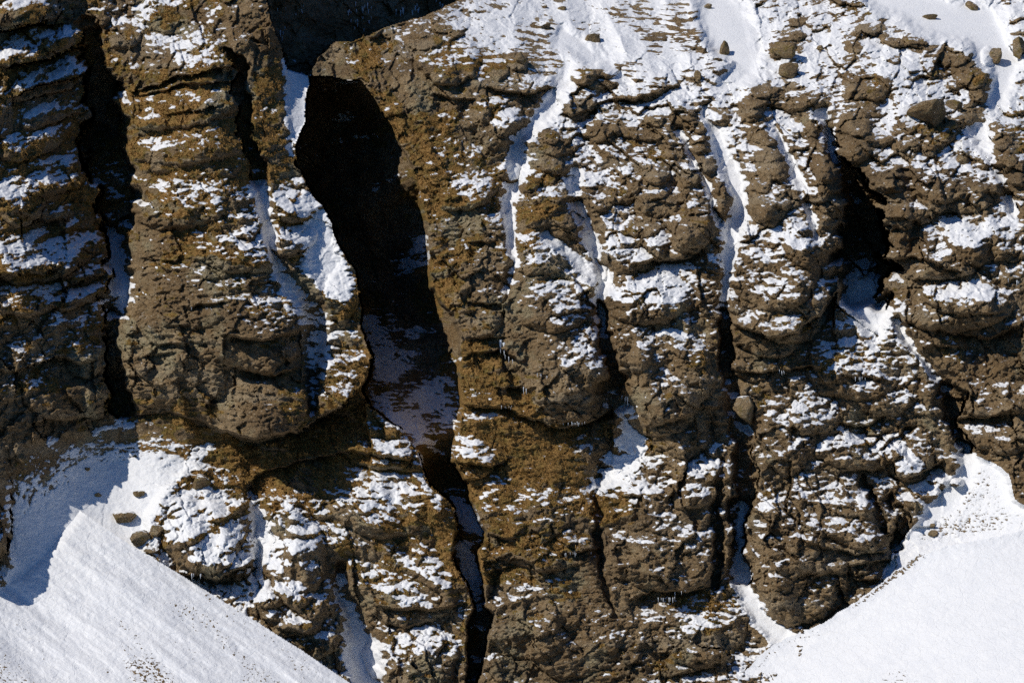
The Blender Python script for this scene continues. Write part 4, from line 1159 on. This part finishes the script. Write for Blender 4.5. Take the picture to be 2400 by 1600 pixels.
# the far wall's icicles
for (x0, y0, x1, y1, n, l0, l1, lab) in [
    (640, 18, 720, 30, 8, 4, 9, "icicles high on the left of the dark back cliff"), (815, 10, 880, 24, 12, 6, 16, "thickest band of white icicles on the dark back cliff"),
    (925, 14, 985, 22, 10, 8, 18, "icicle band on the dark back cliff nearest the snowy dome"), (820, 44, 870, 62, 12, 6, 12, "lower scatter of icicles on the dark back cliff above the boulders"),
    (1018, 6, 1044, 10, 5, 6, 12, "last few icicles where the dark back cliff meets the snow"), (655, 66, 668, 90, 5, 6, 16, "frozen seep on the shaded edge of the narrow rib")]:
    r = np.random.RandomState(int(x0 + y0))
    a, _ = ground((x0 + x1) / 2, (y0 + y1) / 2)
    root = bpy.data.objects.new("icicle_row", None)
    root.location = a
    COL.objects.link(root)
    root["label"], root["category"], root["group"] = lab, "icicles", "icicles on the dark back cliff"
    for k in range(n):
        px, py = r.uniform(x0, x1), r.uniform(min(y0, y1) - 6, max(y0, y1) + 6)
        q, _ = ground(px, py)
        kk = 1 + q.y / CAM_D
        L = r.uniform(l0, l1) / PPM * kk
        o = bpy.data.objects.new("icicle", icicle_mesh(k % 5))
        COL.objects.link(o)
        o.parent = root
        o.location = q + Vector((0, -.25, 0)) - a
        o.scale = (L * .12 + .03, L * .12 + .03, L)

# ------------------------------------------------------------------ withered grass: tufts hanging from the ledges
gm_mat, gt = new_mat("withered_grass")
gb = NB(gt)
ggeo = gb.n("ShaderNodeNewGeometry")
gv = gb.noise(ggeo.outputs['Position'], .9, 3, .6)
gcol = gb.mix(gb.ramp01(gv, .32, .68), (.17, .092, .022), (.48, .285, .10))
gbs = gb.n("ShaderNodeBsdfPrincipled")
gb.link(gcol, gbs.inputs['Base Color'])
gbs.inputs['Roughness'].default_value = .9
gbs.inputs['Specular IOR Level'].default_value = .1
gout = gb.n("ShaderNodeOutputMaterial")
gb.link(gbs.outputs[0], gout.inputs[0])


def grass_tufts(name, count, want, parent, seed, label=None):
    """Arching blades rooted on the chosen faces, one joined mass."""
    r = np.random.RandomState(seed)
    j, i = np.nonzero(want)
    if len(j) < 50:
        return
    pick = r.randint(0, len(j), count)
    j, i = j[pick], i[pick]
    base = P[j, i]
    nrm = N[j, i]
    B = 6
    nb = count * B
    bs_ = np.repeat(base, B, 0) + r.normal(scale=.07, size=(nb, 3))
    nn_ = np.repeat(nrm, B, 0)
    L = np.repeat(r.uniform(.22, .5, count), B) * r.uniform(.6, 1.2, nb)
    dirn = nn_ * .75 + r.normal(scale=.45, size=(nb, 3))
    dirn /= np.linalg.norm(dirn, axis=1, keepdims=True)
    mid = bs_ + dirn * (L * .55)[:, None]
    tip = mid + (dirn * .35 + np.array([0, -.1, -.75])) * (L * .6)[:, None]
    side = np.cross(dirn, np.array([0, 1.0, .2]))
    side /= np.linalg.norm(side, axis=1, keepdims=True) + 1e-9
    wv = (side * (.022 + .02 * r.rand(nb))[:, None])
    v = np.stack([bs_ - wv, bs_ + wv, mid + wv * .8, mid - wv * .8, tip], 1).reshape(-1, 3)
    o5 = np.arange(nb) * 5
    f4 = np.stack([o5, o5 + 1, o5 + 2, o5 + 3], 1)
    f3 = np.stack([o5 + 3, o5 + 2, o5 + 4], 1)
    me = bpy.data.meshes.new(name)
    me.vertices.add(len(v))
    me.vertices.foreach_set("co", v.astype(F).ravel())
    me.loops.add(nb * 7)
    me.loops.foreach_set("vertex_index", np.concatenate([f4, f3], 1).astype(np.int32).ravel())
    me.polygons.add(nb * 2)
    ls = np.stack([np.arange(nb) * 7, np.arange(nb) * 7 + 4], 1).ravel()
    me.polygons.foreach_set("loop_start", ls.astype(np.int32))
    me.update(calc_edges=True)
    me.materials.append(gm_mat)
    o = bpy.data.objects.new(name, me)
    COL.objects.link(o)
    o["kind"] = "stuff"
    o.parent = parent
    if label:
        o["label"] = label
    return o


inframe = (fc(PX) > -20) & (fc(PX) < 2420) & (fc(PY) > -20) & (fc(PY) < 1620)
for i, root in enumerate(ROOTS):
    wm = rest & (reg == i) & inframe & (fc(grassf) > .45) & (fc(score) < .1) & (fc(nz) > .05)
    grass_tufts("grass", int(min(6000, wm.sum() * .12)), wm, root, 700 + i)
